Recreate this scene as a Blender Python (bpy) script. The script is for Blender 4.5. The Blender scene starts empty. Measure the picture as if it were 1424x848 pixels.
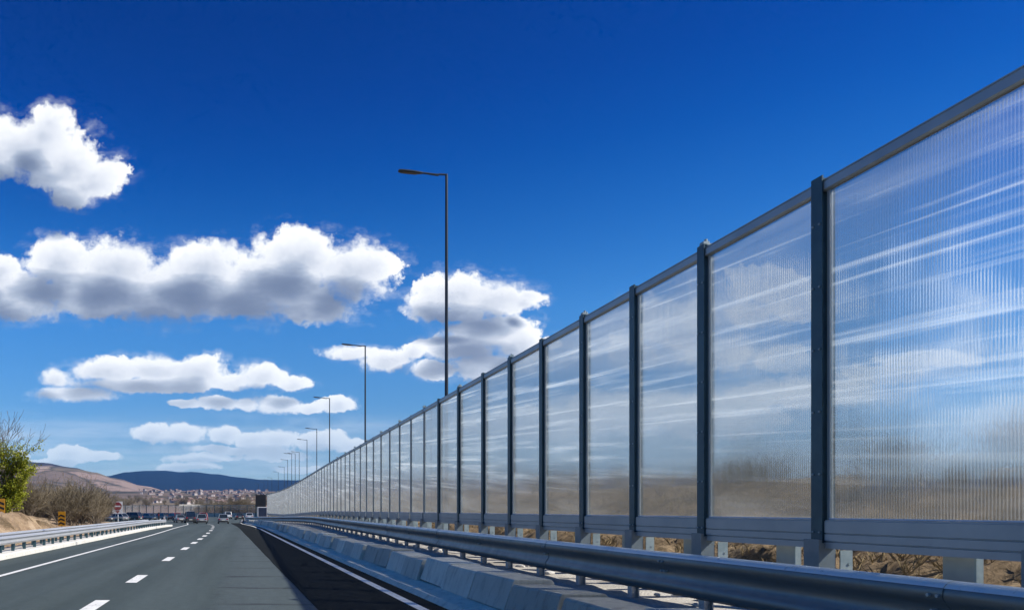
import bpy, bmesh, math, random
from mathutils import Vector, Matrix, noise as mnoise

random.seed(11)
R = math.radians
scene = bpy.context.scene
COL = scene.collection
F_PX, VX, VY = 1100.0, 343.0, 708.5      # camera constants: focal length and vanishing point, in photo pixels
EYE = 1.5

# ------------------------------------------------------------------ helpers
def smooth(a, b, t):
    t = max(0.0, min(1.0, (t - a) / (b - a)))
    return t * t * (3 - 2 * t)

def tag(o, label=None, cat=None, group=None, kind=None):
    for k, v in (('label', label), ('category', cat), ('group', group), ('kind', kind)):
        if v:
            o[k] = v
    return o

def empty(name, loc=(0, 0, 0), rz=0.0):
    o = bpy.data.objects.new(name, None)
    o.empty_display_size = 0.2
    COL.objects.link(o)
    o.location = loc
    o.rotation_euler = (0, 0, rz)
    return o

class MB:
    """Collects vertices and faces for ONE mesh object."""
    def __init__(self):
        self.v, self.f, self.m = [], [], []
        self.mi = 0
    def add(self, vs, fs):
        b = len(self.v)
        self.v += [tuple(p) for p in vs]
        self.f += [tuple(b + i for i in f) for f in fs]
        self.m += [self.mi] * len(fs)
    def box(self, x0, x1, y0, y1, z0, z1, rz=0.0, c=None):
        vs = [Vector((x, y, z)) for z in (z0, z1) for x, y in ((x0, y0), (x1, y0), (x1, y1), (x0, y1))]
        if rz:
            c = Vector(c or ((x0 + x1) / 2, (y0 + y1) / 2, 0))
            M = Matrix.Rotation(rz, 4, 'Z')
            vs = [M @ (p - c) + c for p in vs]
        self.add(vs, [(3, 2, 1, 0), (4, 5, 6, 7), (0, 1, 5, 4), (1, 2, 6, 5), (2, 3, 7, 6), (3, 0, 4, 7)])
    def loft(self, rings, closed=True, caps=True):
        n = len(rings[0])
        vs = [p for r in rings for p in r]
        fs = []
        for i in range(len(rings) - 1):
            for j in range(n if closed else n - 1):
                k = (j + 1) % n
                fs.append((i * n + j, i * n + k, (i + 1) * n + k, (i + 1) * n + j))
        if caps and closed:
            fs.append(tuple(reversed(range(n))))
            fs.append(tuple((len(rings) - 1) * n + j for j in range(n)))
        self.add(vs, fs)
    def tube(self, pts, rads, n=8, caps=True):
        rings = []
        for i, p in enumerate(pts):
            p = Vector(p)
            a = Vector(pts[max(0, i - 1)]); b = Vector(pts[min(len(pts) - 1, i + 1)])
            d = (b - a).normalized()
            up = Vector((0, 0, 1)) if abs(d.z) < 0.95 else Vector((0, 1, 0))
            s = d.cross(up).normalized(); t = s.cross(d)
            r = rads[i] if isinstance(rads, (list, tuple)) else rads
            rings.append([p + r * (math.cos(2 * math.pi * k / n) * s + math.sin(2 * math.pi * k / n) * t) for k in range(n)])
        self.loft(rings, True, caps)
    def cyl(self, c, axis, r, h, n=16):
        c = Vector(c); axis = Vector(axis).normalized()
        self.tube([c - axis * h / 2, c + axis * h / 2], r, n)
    def build(self, name, mats, parent=None, smooth_shade=False, bevel=0.0, auto=None):
        me = bpy.data.meshes.new(name)
        me.from_pydata(self.v, [], self.f)
        for m in (mats if isinstance(mats, (list, tuple)) else [mats]):
            me.materials.append(m)
        for p, i in zip(me.polygons, self.m):
            p.material_index = i
        bm = bmesh.new(); bm.from_mesh(me)
        bmesh.ops.recalc_face_normals(bm, faces=bm.faces)
        if bevel:
            bmesh.ops.bevel(bm, geom=[e for e in bm.edges if len(e.link_faces) == 2 and e.calc_face_angle(0) > 0.5],
                            offset=bevel, segments=2, profile=0.6, affect='EDGES', clamp_overlap=True)
        if smooth_shade or auto:
            lim = auto or 3.2
            for f in bm.faces:
                f.smooth = True
            for e in bm.edges:
                if len(e.link_faces) == 2 and e.calc_face_angle(0) > lim:
                    e.smooth = False
        bm.to_mesh(me); bm.free()
        o = bpy.data.objects.new(name, me)
        COL.objects.link(o)
        if parent:
            o.parent = parent
        return o

def copy_tree(o, parent=None):
    c = o.copy(); COL.objects.link(c)
    c.parent = parent
    for ch in list(o.children):
        copy_tree(ch, c)
    return c

# ------------------------------------------------------------------ node helpers
class NT:
    def __init__(self, tree):
        self.t = tree
    def n(self, typ, **kw):
        nd = self.t.nodes.new(typ)
        for k, v in kw.items():
            setattr(nd, k, v)
        return nd
    def link(self, a, b):
        self.t.links.new(a, b)
    def setin(self, sock, v):
        if isinstance(v, bpy.types.NodeSocket):
            self.link(v, sock)
        else:
            sock.default_value = v
    def math(self, op, a, b=None, c=None, clamp=False):
        nd = self.n('ShaderNodeMath', operation=op, use_clamp=clamp)
        for i, v in enumerate((a, b, c)):
            if v is not None:
                self.setin(nd.inputs[i], v)
        return nd.outputs[0]
    def vec(self, op, a, b=None, s=None):
        nd = self.n('ShaderNodeVectorMath', operation=op)
        self.setin(nd.inputs[0], a)
        if b is not None:
            self.setin(nd.inputs[1], b)
        if s is not None:
            self.setin(nd.inputs['Scale'], s)
        return nd.outputs['Value'] if op in ('LENGTH', 'DOT_PRODUCT') else nd.outputs['Vector']
    def noise(self, vec, scale, detail=4, rough=0.55, dist=0.0, col=False):
        nd = self.n('ShaderNodeTexNoise')
        nd.inputs['Scale'].default_value = scale
        nd.inputs['Detail'].default_value = detail
        nd.inputs['Roughness'].default_value = rough
        nd.inputs['Distortion'].default_value = dist
        self.link(vec, nd.inputs['Vector'])
        return nd.outputs['Color' if col else 'Fac']
    def voro(self, vec, scale, feature='SMOOTH_F1', out='Distance'):
        nd = self.n('ShaderNodeTexVoronoi', feature=feature)
        nd.inputs['Scale'].default_value = scale
        self.link(vec, nd.inputs['Vector'])
        return nd.outputs[out]
    def ramp(self, fac, stops, interp='LINEAR'):
        nd = self.n('ShaderNodeValToRGB')
        cr = nd.color_ramp
        cr.interpolation = interp
        while len(cr.elements) < len(stops):
            cr.elements.new(0.5)
        for e, (p, c) in zip(cr.elements, stops):
            e.position = p
            e.color = (c, c, c, 1) if isinstance(c, (int, float)) else (*c, 1)
        self.setin(nd.inputs['Fac'], fac)
        return nd.outputs['Color']
    def mapr(self, v, a, b, c, d, smoothstep=False):
        nd = self.n('ShaderNodeMapRange')
        if smoothstep:
            nd.interpolation_type = 'SMOOTHSTEP'
        self.setin(nd.inputs[0], v)
        for i, x in enumerate((a, b, c, d)):
            self.setin(nd.inputs[i + 1], x)
        return nd.outputs[0]
    def mixc(self, fac, a, b, blend='MIX'):
        nd = self.n('ShaderNodeMix', data_type='RGBA', blend_type=blend)
        self.setin(nd.inputs['Factor'], fac)
        A = [s for s in nd.inputs if s.name == 'A' and s.type == 'RGBA'][0]
        B = [s for s in nd.inputs if s.name == 'B' and s.type == 'RGBA'][0]
        for s, v in ((A, a), (B, b)):
            self.setin(s, v if isinstance(v, bpy.types.NodeSocket) else (*v, 1))
        return [s for s in nd.outputs if s.type == 'RGBA'][0]
    def bump(self, h, strength=0.3, dist=0.02, normal=None):
        nd = self.n('ShaderNodeBump')
        nd.inputs['Strength'].default_value = strength
        nd.inputs['Distance'].default_value = dist
        self.link(h, nd.inputs['Height'])
        if normal:
            self.link(normal, nd.inputs['Normal'])
        return nd.outputs[0]

def new_mat(name):
    m = bpy.data.materials.new(name)
    m.use_nodes = True
    m.node_tree.nodes.clear()
    t = NT(m.node_tree)
    out = t.n('ShaderNodeOutputMaterial')
    return m, t, out

def bsdf(t, out, color, rough=0.6, metal=0.0, normal=None, spec=0.5, **kw):
    b = t.n('ShaderNodeBsdfPrincipled')
    t.setin(b.inputs['Base Color'], color if isinstance(color, bpy.types.NodeSocket) else (*color, 1))
    t.setin(b.inputs['Roughness'], rough)
    t.setin(b.inputs['Metallic'], metal)
    b.inputs['Specular IOR Level'].default_value = spec
    for k, v in kw.items():
        t.setin(b.inputs[k], v)
    if normal:
        t.link(normal, b.inputs['Normal'])
    t.link(b.outputs[0], out.inputs['Surface'])
    return b

def pos(t):
    return t.n('ShaderNodeNewGeometry').outputs['Position']

def objrand(t):
    return t.n('ShaderNodeObjectInfo').outputs['Random']

def mottled(name, c1, c2, scale=3.0, rough=0.7, metal=0.0, bump=0.15, bscale=40.0, spec=0.4, bdist=0.01, jitter=0.0, detail=6):
    m, t, out = new_mat(name)
    p = pos(t)
    f = t.noise(p, scale, detail, 0.6)
    f = t.mapr(f, 0.3, 0.7, 0.0, 1.0)
    c = t.mixc(f, c1, c2)
    if jitter:
        v = t.mapr(objrand(t), 0, 1, 1 - jitter, 1 + jitter)
        hs = t.n('ShaderNodeHueSaturation')
        t.link(c, hs.inputs['Color']); t.link(v, hs.inputs['Value'])
        c = hs.outputs[0]
    nb = t.bump(t.noise(p, bscale, 5, 0.6), bump, bdist) if bump else None
    bsdf(t, out, c, rough, metal, nb, spec)
    return m

# ------------------------------------------------------------------ materials
M = {}
M['steel'] = mottled('galvanised_steel', (0.22, 0.26, 0.27), (0.34, 0.37, 0.37), 2.0, 0.42, 0.35, 0.05, 60, 0.5)
M['steel_mid'] = mottled('grey_steel', (0.14, 0.18, 0.20), (0.20, 0.24, 0.26), 3.0, 0.45, 0.25, 0.06, 50, 0.5)
M['steel_dark'] = mottled('weathered_steel', (0.020, 0.056, 0.074), (0.042, 0.095, 0.112), 3.0, 0.45, 0.25, 0.06, 50, 0.5)
M['alu'] = mottled('aluminium_profile', (0.28, 0.32, 0.34), (0.38, 0.42, 0.43), 1.2, 0.40, 0.3, 0.03, 70, 0.5)
M['galv_light'] = mottled('bright_galvanised', (0.20, 0.27, 0.29), (0.34, 0.41, 0.42), 6.0, 0.5, 0.2, 0.06, 40, 0.5)
M['seal'] = mottled('rubber_seal', (0.015, 0.018, 0.022), (0.02, 0.024, 0.03), 5, 0.6, 0, 0, 1)
M['gasket'] = mottled('pale_gasket', (0.55, 0.60, 0.66), (0.65, 0.70, 0.76), 5, 0.5, 0, 0, 1)
M['lens'] = mottled('lamp_lens', (0.03, 0.033, 0.036), (0.04, 0.043, 0.046), 2, 0.3, 0, 0, 1)
M['lamp_metal'] = mottled('lamp_pole_metal', (0.035, 0.045, 0.055), (0.05, 0.06, 0.07), 1.0, 0.42, 0.5, 0, 1)
def paint_mat():
    m, t, out = new_mat('worn_white_road_paint')
    p = pos(t)
    c = t.mixc(t.mapr(t.noise(p, 4.0, 6, 0.65), 0.3, 0.7, 0, 1), (0.58, 0.58, 0.56), (0.80, 0.80, 0.78))
    worn = t.mapr(t.noise(t.vec('MULTIPLY', p, (1.6, 0.7, 1)), 9.0, 7, 0.75), 0.58, 0.66, 0, 0.75)
    c = t.mixc(worn, c, (0.10, 0.11, 0.11))
    bsdf(t, out, c, 0.7, 0, t.bump(t.noise(p, 120, 3), 0.3, 0.004), 0.3)
    return m
M['paint'] = paint_mat()
M['bark'] = mottled('grey_brown_bark', (0.10, 0.080, 0.060), (0.17, 0.14, 0.11), 4.0, 0.85, 0, 0, 1, 0.2, jitter=0.25)
M['twig'] = mottled('brown_twigs', (0.135, 0.110, 0.072), (0.21, 0.175, 0.12), 2.0, 0.9, 0, 0, 1, 0.2, jitter=0.25)

def rail_mat(name, c1, c2):
    m, t, out = new_mat(name)
    p = pos(t)
    q = t.vec('MULTIPLY', p, (1.0, 0.12, 3.0))
    f = t.mapr(t.noise(q, 2.2, 6, 0.65), 0.3, 0.72, 0, 1)
    spots = t.mapr(t.noise(p, 9, 5, 0.7), 0.60, 0.72, 0, 1)
    c = t.mixc(f, c1, c2)
    c = t.mixc(t.math('MULTIPLY', spots, 0.5), c, (0.10, 0.09, 0.08))
    r = t.mapr(t.noise(p, 5, 4), 0.3, 0.7, 0.34, 0.5)
    bsdf(t, out, c, r, 0.45, t.bump(t.noise(q, 12, 4), 0.05, 0.02), 0.5)
    return m
M['rail'] = rail_mat('guardrail_zinc', (0.10, 0.125, 0.130), (0.19, 0.225, 0.225))
M['rail_light'] = rail_mat('guardrail_zinc_pale', (0.42, 0.44, 0.46), (0.56, 0.58, 0.60))

M['lit_top'] = rail_mat('painted_sunlit_zinc', (0.66, 0.70, 0.66), (0.78, 0.82, 0.77))  # much paler zinc, paints sunlight onto the top of the rail

def concrete(name, c1, c2, stain=0.5):
    m, t, out = new_mat(name)
    p = pos(t)
    f = t.mapr(t.noise(p, 1.3, 8, 0.65), 0.3, 0.72, 0, 1)
    c = t.mixc(f, c1, c2)
    q = t.vec('MULTIPLY', p, (6, 6, 0.7))
    s = t.mapr(t.noise(q, 1.0, 6, 0.7), 0.50, 0.72, 0, stain)
    c = t.mixc(s, c, (0.10, 0.095, 0.085))
    pores = t.mapr(t.noise(p, 40, 3, 0.7), 0.62, 0.70, 0, 0.5)
    c = t.mixc(pores, c, (0.09, 0.09, 0.09))
    v = t.mapr(objrand(t), 0, 1, 0.62, 1.2)
    hs = t.n('ShaderNodeHueSaturation')
    t.link(c, hs.inputs['Color']); t.link(v, hs.inputs['Value'])
    bsdf(t, out, hs.outputs[0], 0.85, 0, t.bump(t.noise(p, 30, 6, 0.7), 0.35, 0.01), 0.3)
    return m
M['concrete'] = concrete('barrier_concrete', (0.56, 0.54, 0.44), (0.70, 0.67, 0.56))
M['concrete_pale'] = concrete('pale_kerb_concrete', (0.50, 0.49, 0.45), (0.62, 0.61, 0.57), 0.25)

def asphalt():
    m, t, out = new_mat('asphalt')
    p = pos(t)
    sx = t.n('ShaderNodeSeparateXYZ'); t.link(p, sx.inputs[0])
    X, Y = sx.outputs[0], sx.outputs[1]
    big = t.mapr(t.noise(t.vec('MULTIPLY', p, (1.0, 0.06, 1)), 0.9, 6, 0.6), 0.3, 0.7, 0, 1)
    c = t.mixc(big, (0.036, 0.050, 0.047), (0.058, 0.076, 0.072))
    # long wheel-polished tracks, running with the lanes
    wob = t.math('MULTIPLY_ADD', t.noise(t.vec('MULTIPLY', p, (0, 0.03, 0)), 1.0, 2), 0.4, X)
    tr = t.math('SINE', t.math('MULTIPLY', wob, 3.55))
    tr = t.mapr(tr, 0.2, 1.0, 0.0, 0.30)
    c = t.mixc(tr, c, (0.075, 0.096, 0.092))
    # paler strip crossed by dark transverse lines in the lane
    inx = t.math('MULTIPLY', t.mapr(X, -0.60, -0.35, 0, 1), t.mapr(X, 3.0, 3.3, 1, 0))
    c = t.mixc(t.math('MULTIPLY', inx, 0.70), c, (0.060, 0.077, 0.078))
    jit = t.math('MULTIPLY_ADD', t.noise(t.vec('MULTIPLY', p, (0.4, 0.6, 0)), 1.0, 2), 0.9, Y)
    jf = t.math('FRACT', t.math('DIVIDE', jit, 2.6))
    jl = t.mapr(jf, 0.065, 0.10, 1.0, 0.0)
    jl = t.math('MULTIPLY', t.math('MULTIPLY', jl, inx), t.mapr(t.noise(p, 0.7, 3), 0.35, 0.60, 0.45, 1.0))
    c = t.mixc(jl, c, (0.020, 0.022, 0.023))
    mot = t.mapr(t.noise(p, 5.0, 5, 0.7), 0.32, 0.68, 0.84, 1.14)
    hm = t.n('ShaderNodeHueSaturation'); t.link(c, hm.inputs['Color']); t.link(mot, hm.inputs['Value']); c = hm.outputs[0]
    tar = t.mapr(t.noise(t.vec('MULTIPLY', p, (1, 0.35, 1)), 0.55, 5, 0.7), 0.60, 0.68, 0, 0.35)
    c = t.mixc(tar, c, (0.028, 0.036, 0.036))
    # fine aggregate and tar spots
    ag = t.mapr(t.noise(p, 55, 2, 0.6), 0.35, 0.65, 0.82, 1.18)
    c = t.mixc(1.0, c, t.n('ShaderNodeCombineColor').outputs[0], 'MIX') if False else c
    hs = t.n('ShaderNodeHueSaturation'); t.link(c, hs.inputs['Color']); t.link(ag, hs.inputs['Value'])
    c = hs.outputs[0]
    cracks = t.mapr(t.voro(t.vec('ADD', p, t.vec('SCALE', t.noise(p, 1.5, 4, 0.6, col=True), s=0.8)), 0.16, 'DISTANCE_TO_EDGE'), 0.0, 0.006, 0.35, 0)
    c = t.mixc(cracks, c, (0.03, 0.033, 0.036))
    bsdf(t, out, c, t.mapr(big, 0, 1, 0.78, 0.66), 0, t.bump(t.noise(p, 90, 3, 0.7), 0.35, 0.006), 0.35)
    return m
M['asphalt'] = asphalt()

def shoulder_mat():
    m, t, out = new_mat('near_black_asphalt')  # near-black asphalt, much darker than the lanes
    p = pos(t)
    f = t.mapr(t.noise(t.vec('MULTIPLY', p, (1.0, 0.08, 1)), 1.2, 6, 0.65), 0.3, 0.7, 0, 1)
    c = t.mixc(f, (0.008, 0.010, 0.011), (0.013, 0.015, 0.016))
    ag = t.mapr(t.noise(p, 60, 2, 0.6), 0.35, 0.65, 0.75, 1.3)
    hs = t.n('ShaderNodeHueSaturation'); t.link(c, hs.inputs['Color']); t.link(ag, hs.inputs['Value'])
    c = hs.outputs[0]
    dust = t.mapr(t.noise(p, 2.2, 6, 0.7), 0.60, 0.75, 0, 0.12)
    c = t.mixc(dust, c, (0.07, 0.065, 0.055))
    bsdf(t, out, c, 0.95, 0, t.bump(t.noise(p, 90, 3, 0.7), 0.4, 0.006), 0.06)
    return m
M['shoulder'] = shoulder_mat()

def gravel():
    m, t, out = new_mat('pale_gravel_verge')
    p = pos(t)
    f = t.mapr(t.noise(p, 1.1, 6, 0.6), 0.35, 0.62, 0, 1)
    st = t.voro(p, 28, 'F1', 'Color')
    sp = t.n('ShaderNodeSeparateColor'); t.link(st, sp.inputs[0])
    c = t.mixc(f, (0.40, 0.38, 0.34), (0.58, 0.55, 0.49))
    c = t.mixc(t.mapr(sp.outputs[0], 0, 1, 0, 0.55), c, (0.20, 0.18, 0.16))
    mud = t.mapr(t.noise(p, 0.8, 5, 0.7), 0.55, 0.66, 0, 0.8)
    c = t.mixc(mud, c, (0.16, 0.12, 0.085))
    bsdf(t, out, c, 0.9, 0, t.bump(t.voro(p, 28, 'F1'), 0.6, 0.02), 0.2)
    return m
M['gravel'] = gravel()

def soil(name, cols, scale=0.6, bump=0.8, rill=(6, 6, 2)):
    m, t, out = new_mat(name)
    p = pos(t)
    w = t.vec('ADD', p, t.vec('SCALE', t.noise(p, 1.2, 4, 0.6, col=True), s=0.7))
    f = t.noise(w, scale, 8, 0.68)
    c = t.ramp(f, cols)
    g = t.noise(t.vec('MULTIPLY', w, rill), 2.2, 6, 0.7)
    c = t.mixc(t.mapr(g, 0.50, 0.62, 0, 0.8), c, (0.10, 0.075, 0.045))
    c = t.mixc(t.mapr(g, 0.45, 0.32, 0, 0.4), c, (0.42, 0.33, 0.20))
    bsdf(t, out, c, 0.95, 0, t.bump(t.noise(w, 7, 8, 0.75), bump, 0.12), 0.1)
    return m
M['dry_bank'] = soil('dry_grass_soil', [(0.25, (0.10, 0.072, 0.045)), (0.5, (0.28, 0.205, 0.125)), (0.75, (0.44, 0.335, 0.21))], 1.0)
M['rock_cut'] = soil('ochre_cut_soil', [(0.25, (0.14, 0.09, 0.055)), (0.5, (0.36, 0.26, 0.17)), (0.75, (0.52, 0.40, 0.28))], 0.8, 1.0, (0.12, 0.55, 0.2))

def fields():
    m, t, out = new_mat('hill_fields')
    p = pos(t)
    sx = t.n('ShaderNodeSeparateXYZ'); t.link(p, sx.inputs[0])
    q = t.vec('MULTIPLY', p, (1.0, 0.45, 0.0))
    w = t.vec('ADD', q, t.vec('SCALE', t.noise(q, 0.004, 4, 0.6, col=True), s=170.0))
    cell = t.voro(w, 0.0042, 'F1', 'Color')
    sc = t.n('ShaderNodeSeparateColor'); t.link(cell, sc.inputs[0])
    c = t.ramp(sc.outputs[0], [(0.0, (0.16, 0.125, 0.108)), (0.3, (0.26, 0.195, 0.170)), (0.55, (0.36, 0.26, 0.225)),
                               (0.75, (0.17, 0.14, 0.11)), (0.9, (0.42, 0.33, 0.27))], 'CONSTANT')
    wood = t.mapr(t.noise(w, 0.006, 6, 0.65), 0.52, 0.60, 0, 0.85)
    c = t.mixc(wood, c, (0.045, 0.050, 0.045))
    hedge = t.mapr(t.voro(w, 0.0042, 'DISTANCE_TO_EDGE'), 0.0, 0.05, 0.8, 0)
    c = t.mixc(hedge, c, (0.05, 0.05, 0.04))
    n = t.mapr(t.noise(p, 0.05, 6, 0.7), 0.3, 0.7, 0.75, 1.2)
    hs = t.n('ShaderNodeHueSaturation'); t.link(c, hs.inputs['Color']); t.link(n, hs.inputs['Value'])
    # wooded heights far away and along the ridge
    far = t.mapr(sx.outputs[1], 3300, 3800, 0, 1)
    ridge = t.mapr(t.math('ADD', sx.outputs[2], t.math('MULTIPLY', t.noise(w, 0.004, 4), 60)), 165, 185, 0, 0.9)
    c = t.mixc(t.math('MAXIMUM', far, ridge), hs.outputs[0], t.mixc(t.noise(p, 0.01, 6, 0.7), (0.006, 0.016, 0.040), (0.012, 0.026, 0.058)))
    bsdf(t, out, c, 1.0, 0, t.bump(t.noise(p, 0.03, 6, 0.7), 0.6, 8.0), 0.0)
    return m
M['fields'] = fields()

def leaf_mat():
    m, t, out = new_mat('young_leaves')
    r = t.n('ShaderNodeNewGeometry').outputs['Random Per Island']
    c = t.ramp(r, [(0.0, (0.17, 0.21, 0.015)), (0.5, (0.27, 0.30, 0.02)), (1.0, (0.38, 0.38, 0.04))])
    b = bsdf(t, out, c, 0.6, 0, None, 0.3)
    tr = t.n('ShaderNodeBsdfTranslucent'); t.link(c, tr.inputs['Color'])
    mx = t.n('ShaderNodeMixShader'); mx.inputs[0].default_value = 0.4
    t.link(b.outputs[0], mx.inputs[1]); t.link(tr.outputs[0], mx.inputs[2]); t.link(mx.outputs[0], out.inputs['Surface'])
    return m
M['leaf'] = leaf_mat()
M['straw'] = mottled('dry_straw', (0.24, 0.18, 0.10), (0.38, 0.30, 0.17), 2.0, 0.9, 0, 0, 1, 0.1)

def pane_mat(name, film_k):  # film_k: strength of the painted reflections and the frosting
    """Fluted twin-wall polycarbonate: clear but frosted sheet, vertical ribs, long horizontal reflections painted in as milky streaks."""
    m, t, out = new_mat(name)
    p = pos(t)
    sx = t.n('ShaderNodeSeparateXYZ'); t.link(p, sx.inputs[0])
    Y, Z = sx.outputs[1], sx.outputs[2]
    ph = t.math('FRACT', t.math('DIVIDE', Y, 0.034))
    tri = t.math('ABSOLUTE', t.math('MULTIPLY_ADD', ph, 2.0, -1.0))             # 0..1
    rib = t.mapr(tri, 0.72, 0.95, 0.0, 1.0, True)
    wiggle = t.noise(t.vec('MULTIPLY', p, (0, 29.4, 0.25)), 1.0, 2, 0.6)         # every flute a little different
    # painted reflection streaks along the wall: long in Y, thin in Z
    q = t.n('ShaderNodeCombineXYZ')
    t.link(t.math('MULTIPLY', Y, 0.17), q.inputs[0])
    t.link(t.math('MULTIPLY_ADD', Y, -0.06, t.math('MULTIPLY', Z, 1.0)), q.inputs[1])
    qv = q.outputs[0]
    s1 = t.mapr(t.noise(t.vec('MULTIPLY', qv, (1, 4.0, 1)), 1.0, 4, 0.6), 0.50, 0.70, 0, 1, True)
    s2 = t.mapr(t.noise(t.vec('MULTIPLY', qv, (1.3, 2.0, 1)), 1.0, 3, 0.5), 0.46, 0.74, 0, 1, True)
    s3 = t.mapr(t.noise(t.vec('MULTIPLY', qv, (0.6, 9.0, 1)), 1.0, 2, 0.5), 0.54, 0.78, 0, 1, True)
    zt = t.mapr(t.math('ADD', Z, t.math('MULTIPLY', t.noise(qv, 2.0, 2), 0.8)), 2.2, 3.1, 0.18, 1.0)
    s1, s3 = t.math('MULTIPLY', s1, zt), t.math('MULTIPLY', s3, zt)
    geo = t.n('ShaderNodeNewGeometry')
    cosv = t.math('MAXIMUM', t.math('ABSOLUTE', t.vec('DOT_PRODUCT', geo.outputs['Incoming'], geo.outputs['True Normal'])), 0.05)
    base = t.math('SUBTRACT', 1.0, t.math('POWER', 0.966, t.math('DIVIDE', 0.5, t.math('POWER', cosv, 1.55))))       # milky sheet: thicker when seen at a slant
    refl_and_frost = t.math('ADD', t.math('MULTIPLY', s1, 0.26), t.math('MULTIPLY', s2, 0.10))
    refl_and_frost = t.math('ADD', refl_and_frost, t.math('MULTIPLY', s3, 0.40))
    refl_and_frost = t.math('ADD', refl_and_frost, t.math('MULTIPLY', rib, t.mapr(wiggle, 0.3, 0.7, 0.13, 0.22)))
    refl_and_frost = t.math('MULTIPLY', t.math('ADD', refl_and_frost, base), film_k, clamp=True)
    nb = t.bump(t.math('MULTIPLY', tri, t.mapr(wiggle, 0.3, 0.7, 0.6, 1.4)), 0.07, 0.006)
    re = t.n('ShaderNodeBsdfRefraction')
    dk = t.mixc(t.math('MULTIPLY', t.mapr(tri, 0.25, 0.0, 0, 1), 0.75), (0.97, 0.98, 0.99), (0.55, 0.60, 0.66))
    t.link(dk, re.inputs['Color'])
    re.inputs['IOR'].default_value = 1.28
    t.setin(re.inputs['Roughness'], t.mapr(wiggle, 0.3, 0.7, 0.06, 0.13))
    t.link(nb, re.inputs['Normal'])
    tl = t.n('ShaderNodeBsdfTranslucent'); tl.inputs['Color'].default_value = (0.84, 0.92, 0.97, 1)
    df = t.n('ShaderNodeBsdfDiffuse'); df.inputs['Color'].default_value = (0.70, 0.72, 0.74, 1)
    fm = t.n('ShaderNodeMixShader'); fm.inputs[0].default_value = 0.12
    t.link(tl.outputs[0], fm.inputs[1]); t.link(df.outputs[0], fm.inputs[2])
    m1 = t.n('ShaderNodeMixShader'); t.link(refl_and_frost, m1.inputs[0])
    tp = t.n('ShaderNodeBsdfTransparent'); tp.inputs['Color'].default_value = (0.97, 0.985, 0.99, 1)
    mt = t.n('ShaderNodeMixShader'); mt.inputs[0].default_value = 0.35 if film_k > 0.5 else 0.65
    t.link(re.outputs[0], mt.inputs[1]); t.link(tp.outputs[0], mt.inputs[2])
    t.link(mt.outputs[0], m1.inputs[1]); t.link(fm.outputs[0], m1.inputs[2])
    gl = t.n('ShaderNodeBsdfGlossy'); gl.inputs['Roughness'].default_value = 0.12
    t.link(nb, gl.inputs['Normal'])
    fr = t.n('ShaderNodeFresnel'); fr.inputs['IOR'].default_value = 1.30
    m2 = t.n('ShaderNodeMixShader'); t.link(t.math('MULTIPLY', fr.outputs[0], 0.3), m2.inputs[0])
    t.link(m1.outputs[0], m2.inputs[1]); t.link(gl.outputs[0], m2.inputs[2])
    t.link(m2.outputs[0], out.inputs['Surface'])
    return m
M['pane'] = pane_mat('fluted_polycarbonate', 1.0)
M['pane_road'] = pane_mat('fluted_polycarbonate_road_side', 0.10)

def flat(name, c, rough=0.5, metal=0.0, spec=0.5, **kw):
    m, t, out = new_mat(name)
    f = t.mapr(t.noise(pos(t), 3.0, 4), 0.3, 0.7, 0.85, 1.1)
    hs = t.n('ShaderNodeHueSaturation'); hs.inputs['Color'].default_value = (*c, 1); t.link(f, hs.inputs['Value'])
    bsdf(t, out, hs.outputs[0], rough, metal, None, spec, **kw)
    return m
M['tyre'] = flat('tyre_rubber', (0.02, 0.02, 0.02), 0.85)
M['rim'] = flat('wheel_alloy', (0.35, 0.36, 0.38), 0.35, 0.8)
M['glass'] = flat('car_glass', (0.015, 0.02, 0.025), 0.06, 0.0, 0.8)
M['red_lamp'] = flat('tail_lamp_red', (0.35, 0.01, 0.01), 0.25)
M['head_lamp'] = flat('head_lamp_clear', (0.7, 0.72, 0.75), 0.15)
M['plate'] = flat('number_plate_white', (0.6, 0.6, 0.55), 0.5)
M['black_plastic'] = flat('black_plastic', (0.02, 0.02, 0.022), 0.6)
M['sign_red'] = flat('sign_red', (0.17, 0.012, 0.02), 0.5)
M['sign_white'] = flat('sign_white', (0.52, 0.52, 0.53), 0.5)
M['sign_yellow'] = flat('sign_yellow', (0.75, 0.36, 0.015), 0.5)
M['sign_black'] = flat('sign_black', (0.02, 0.02, 0.02), 0.5)
M['board_dark'] = flat('dark_board', (0.018, 0.018, 0.022), 0.7)
M['navy'] = flat('navy_panel', (0.012, 0.020, 0.045), 0.4)
M['roof_tile'] = mottled('terracotta_roof', (0.14, 0.092, 0.085), (0.22, 0.15, 0.13), 0.3, 0.9, 0, 0, 1, 0.2, jitter=0.3)
M['render'] = mottled('house_render', (0.30, 0.26, 0.25), (0.46, 0.41, 0.39), 0.2, 0.9, 0, 0, 1, 0.2, jitter=0.3)
M['cream'] = mottled('cream_wall', (0.58, 0.54, 0.44), (0.68, 0.64, 0.54), 0.2, 0.9, 0, 0, 1, 0.2)
M['window_dark'] = flat('window_dark', (0.03, 0.035, 0.045), 0.2)
M['stone'] = mottled('pale_stone', (0.45, 0.44, 0.42), (0.65, 0.63, 0.60), 5, 0.9, 0, 0.4, 20, 0.2)

# ------------------------------------------------------------------ road geometry
def bend(Y):                    # the carriageway swings left in the distance
    return -max(0.0, Y - 38.0) ** 2 / 2000.0 - max(0.0, Y - 120.0) ** 2 / 260.0
def drop(Y):                    # and dips a little
    return -0.6 * smooth(58, 130, Y)
def edge(Y):                    # right-hand edge line
    return 2.65 - 0.0316 * (Y - 11.8) - max(0.0, Y - 125.0) ** 2 / 300.0
def wall_x(Y):
    return 6.5 - max(0.0, Y - 60.0) ** 2 / 3850.0

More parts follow.
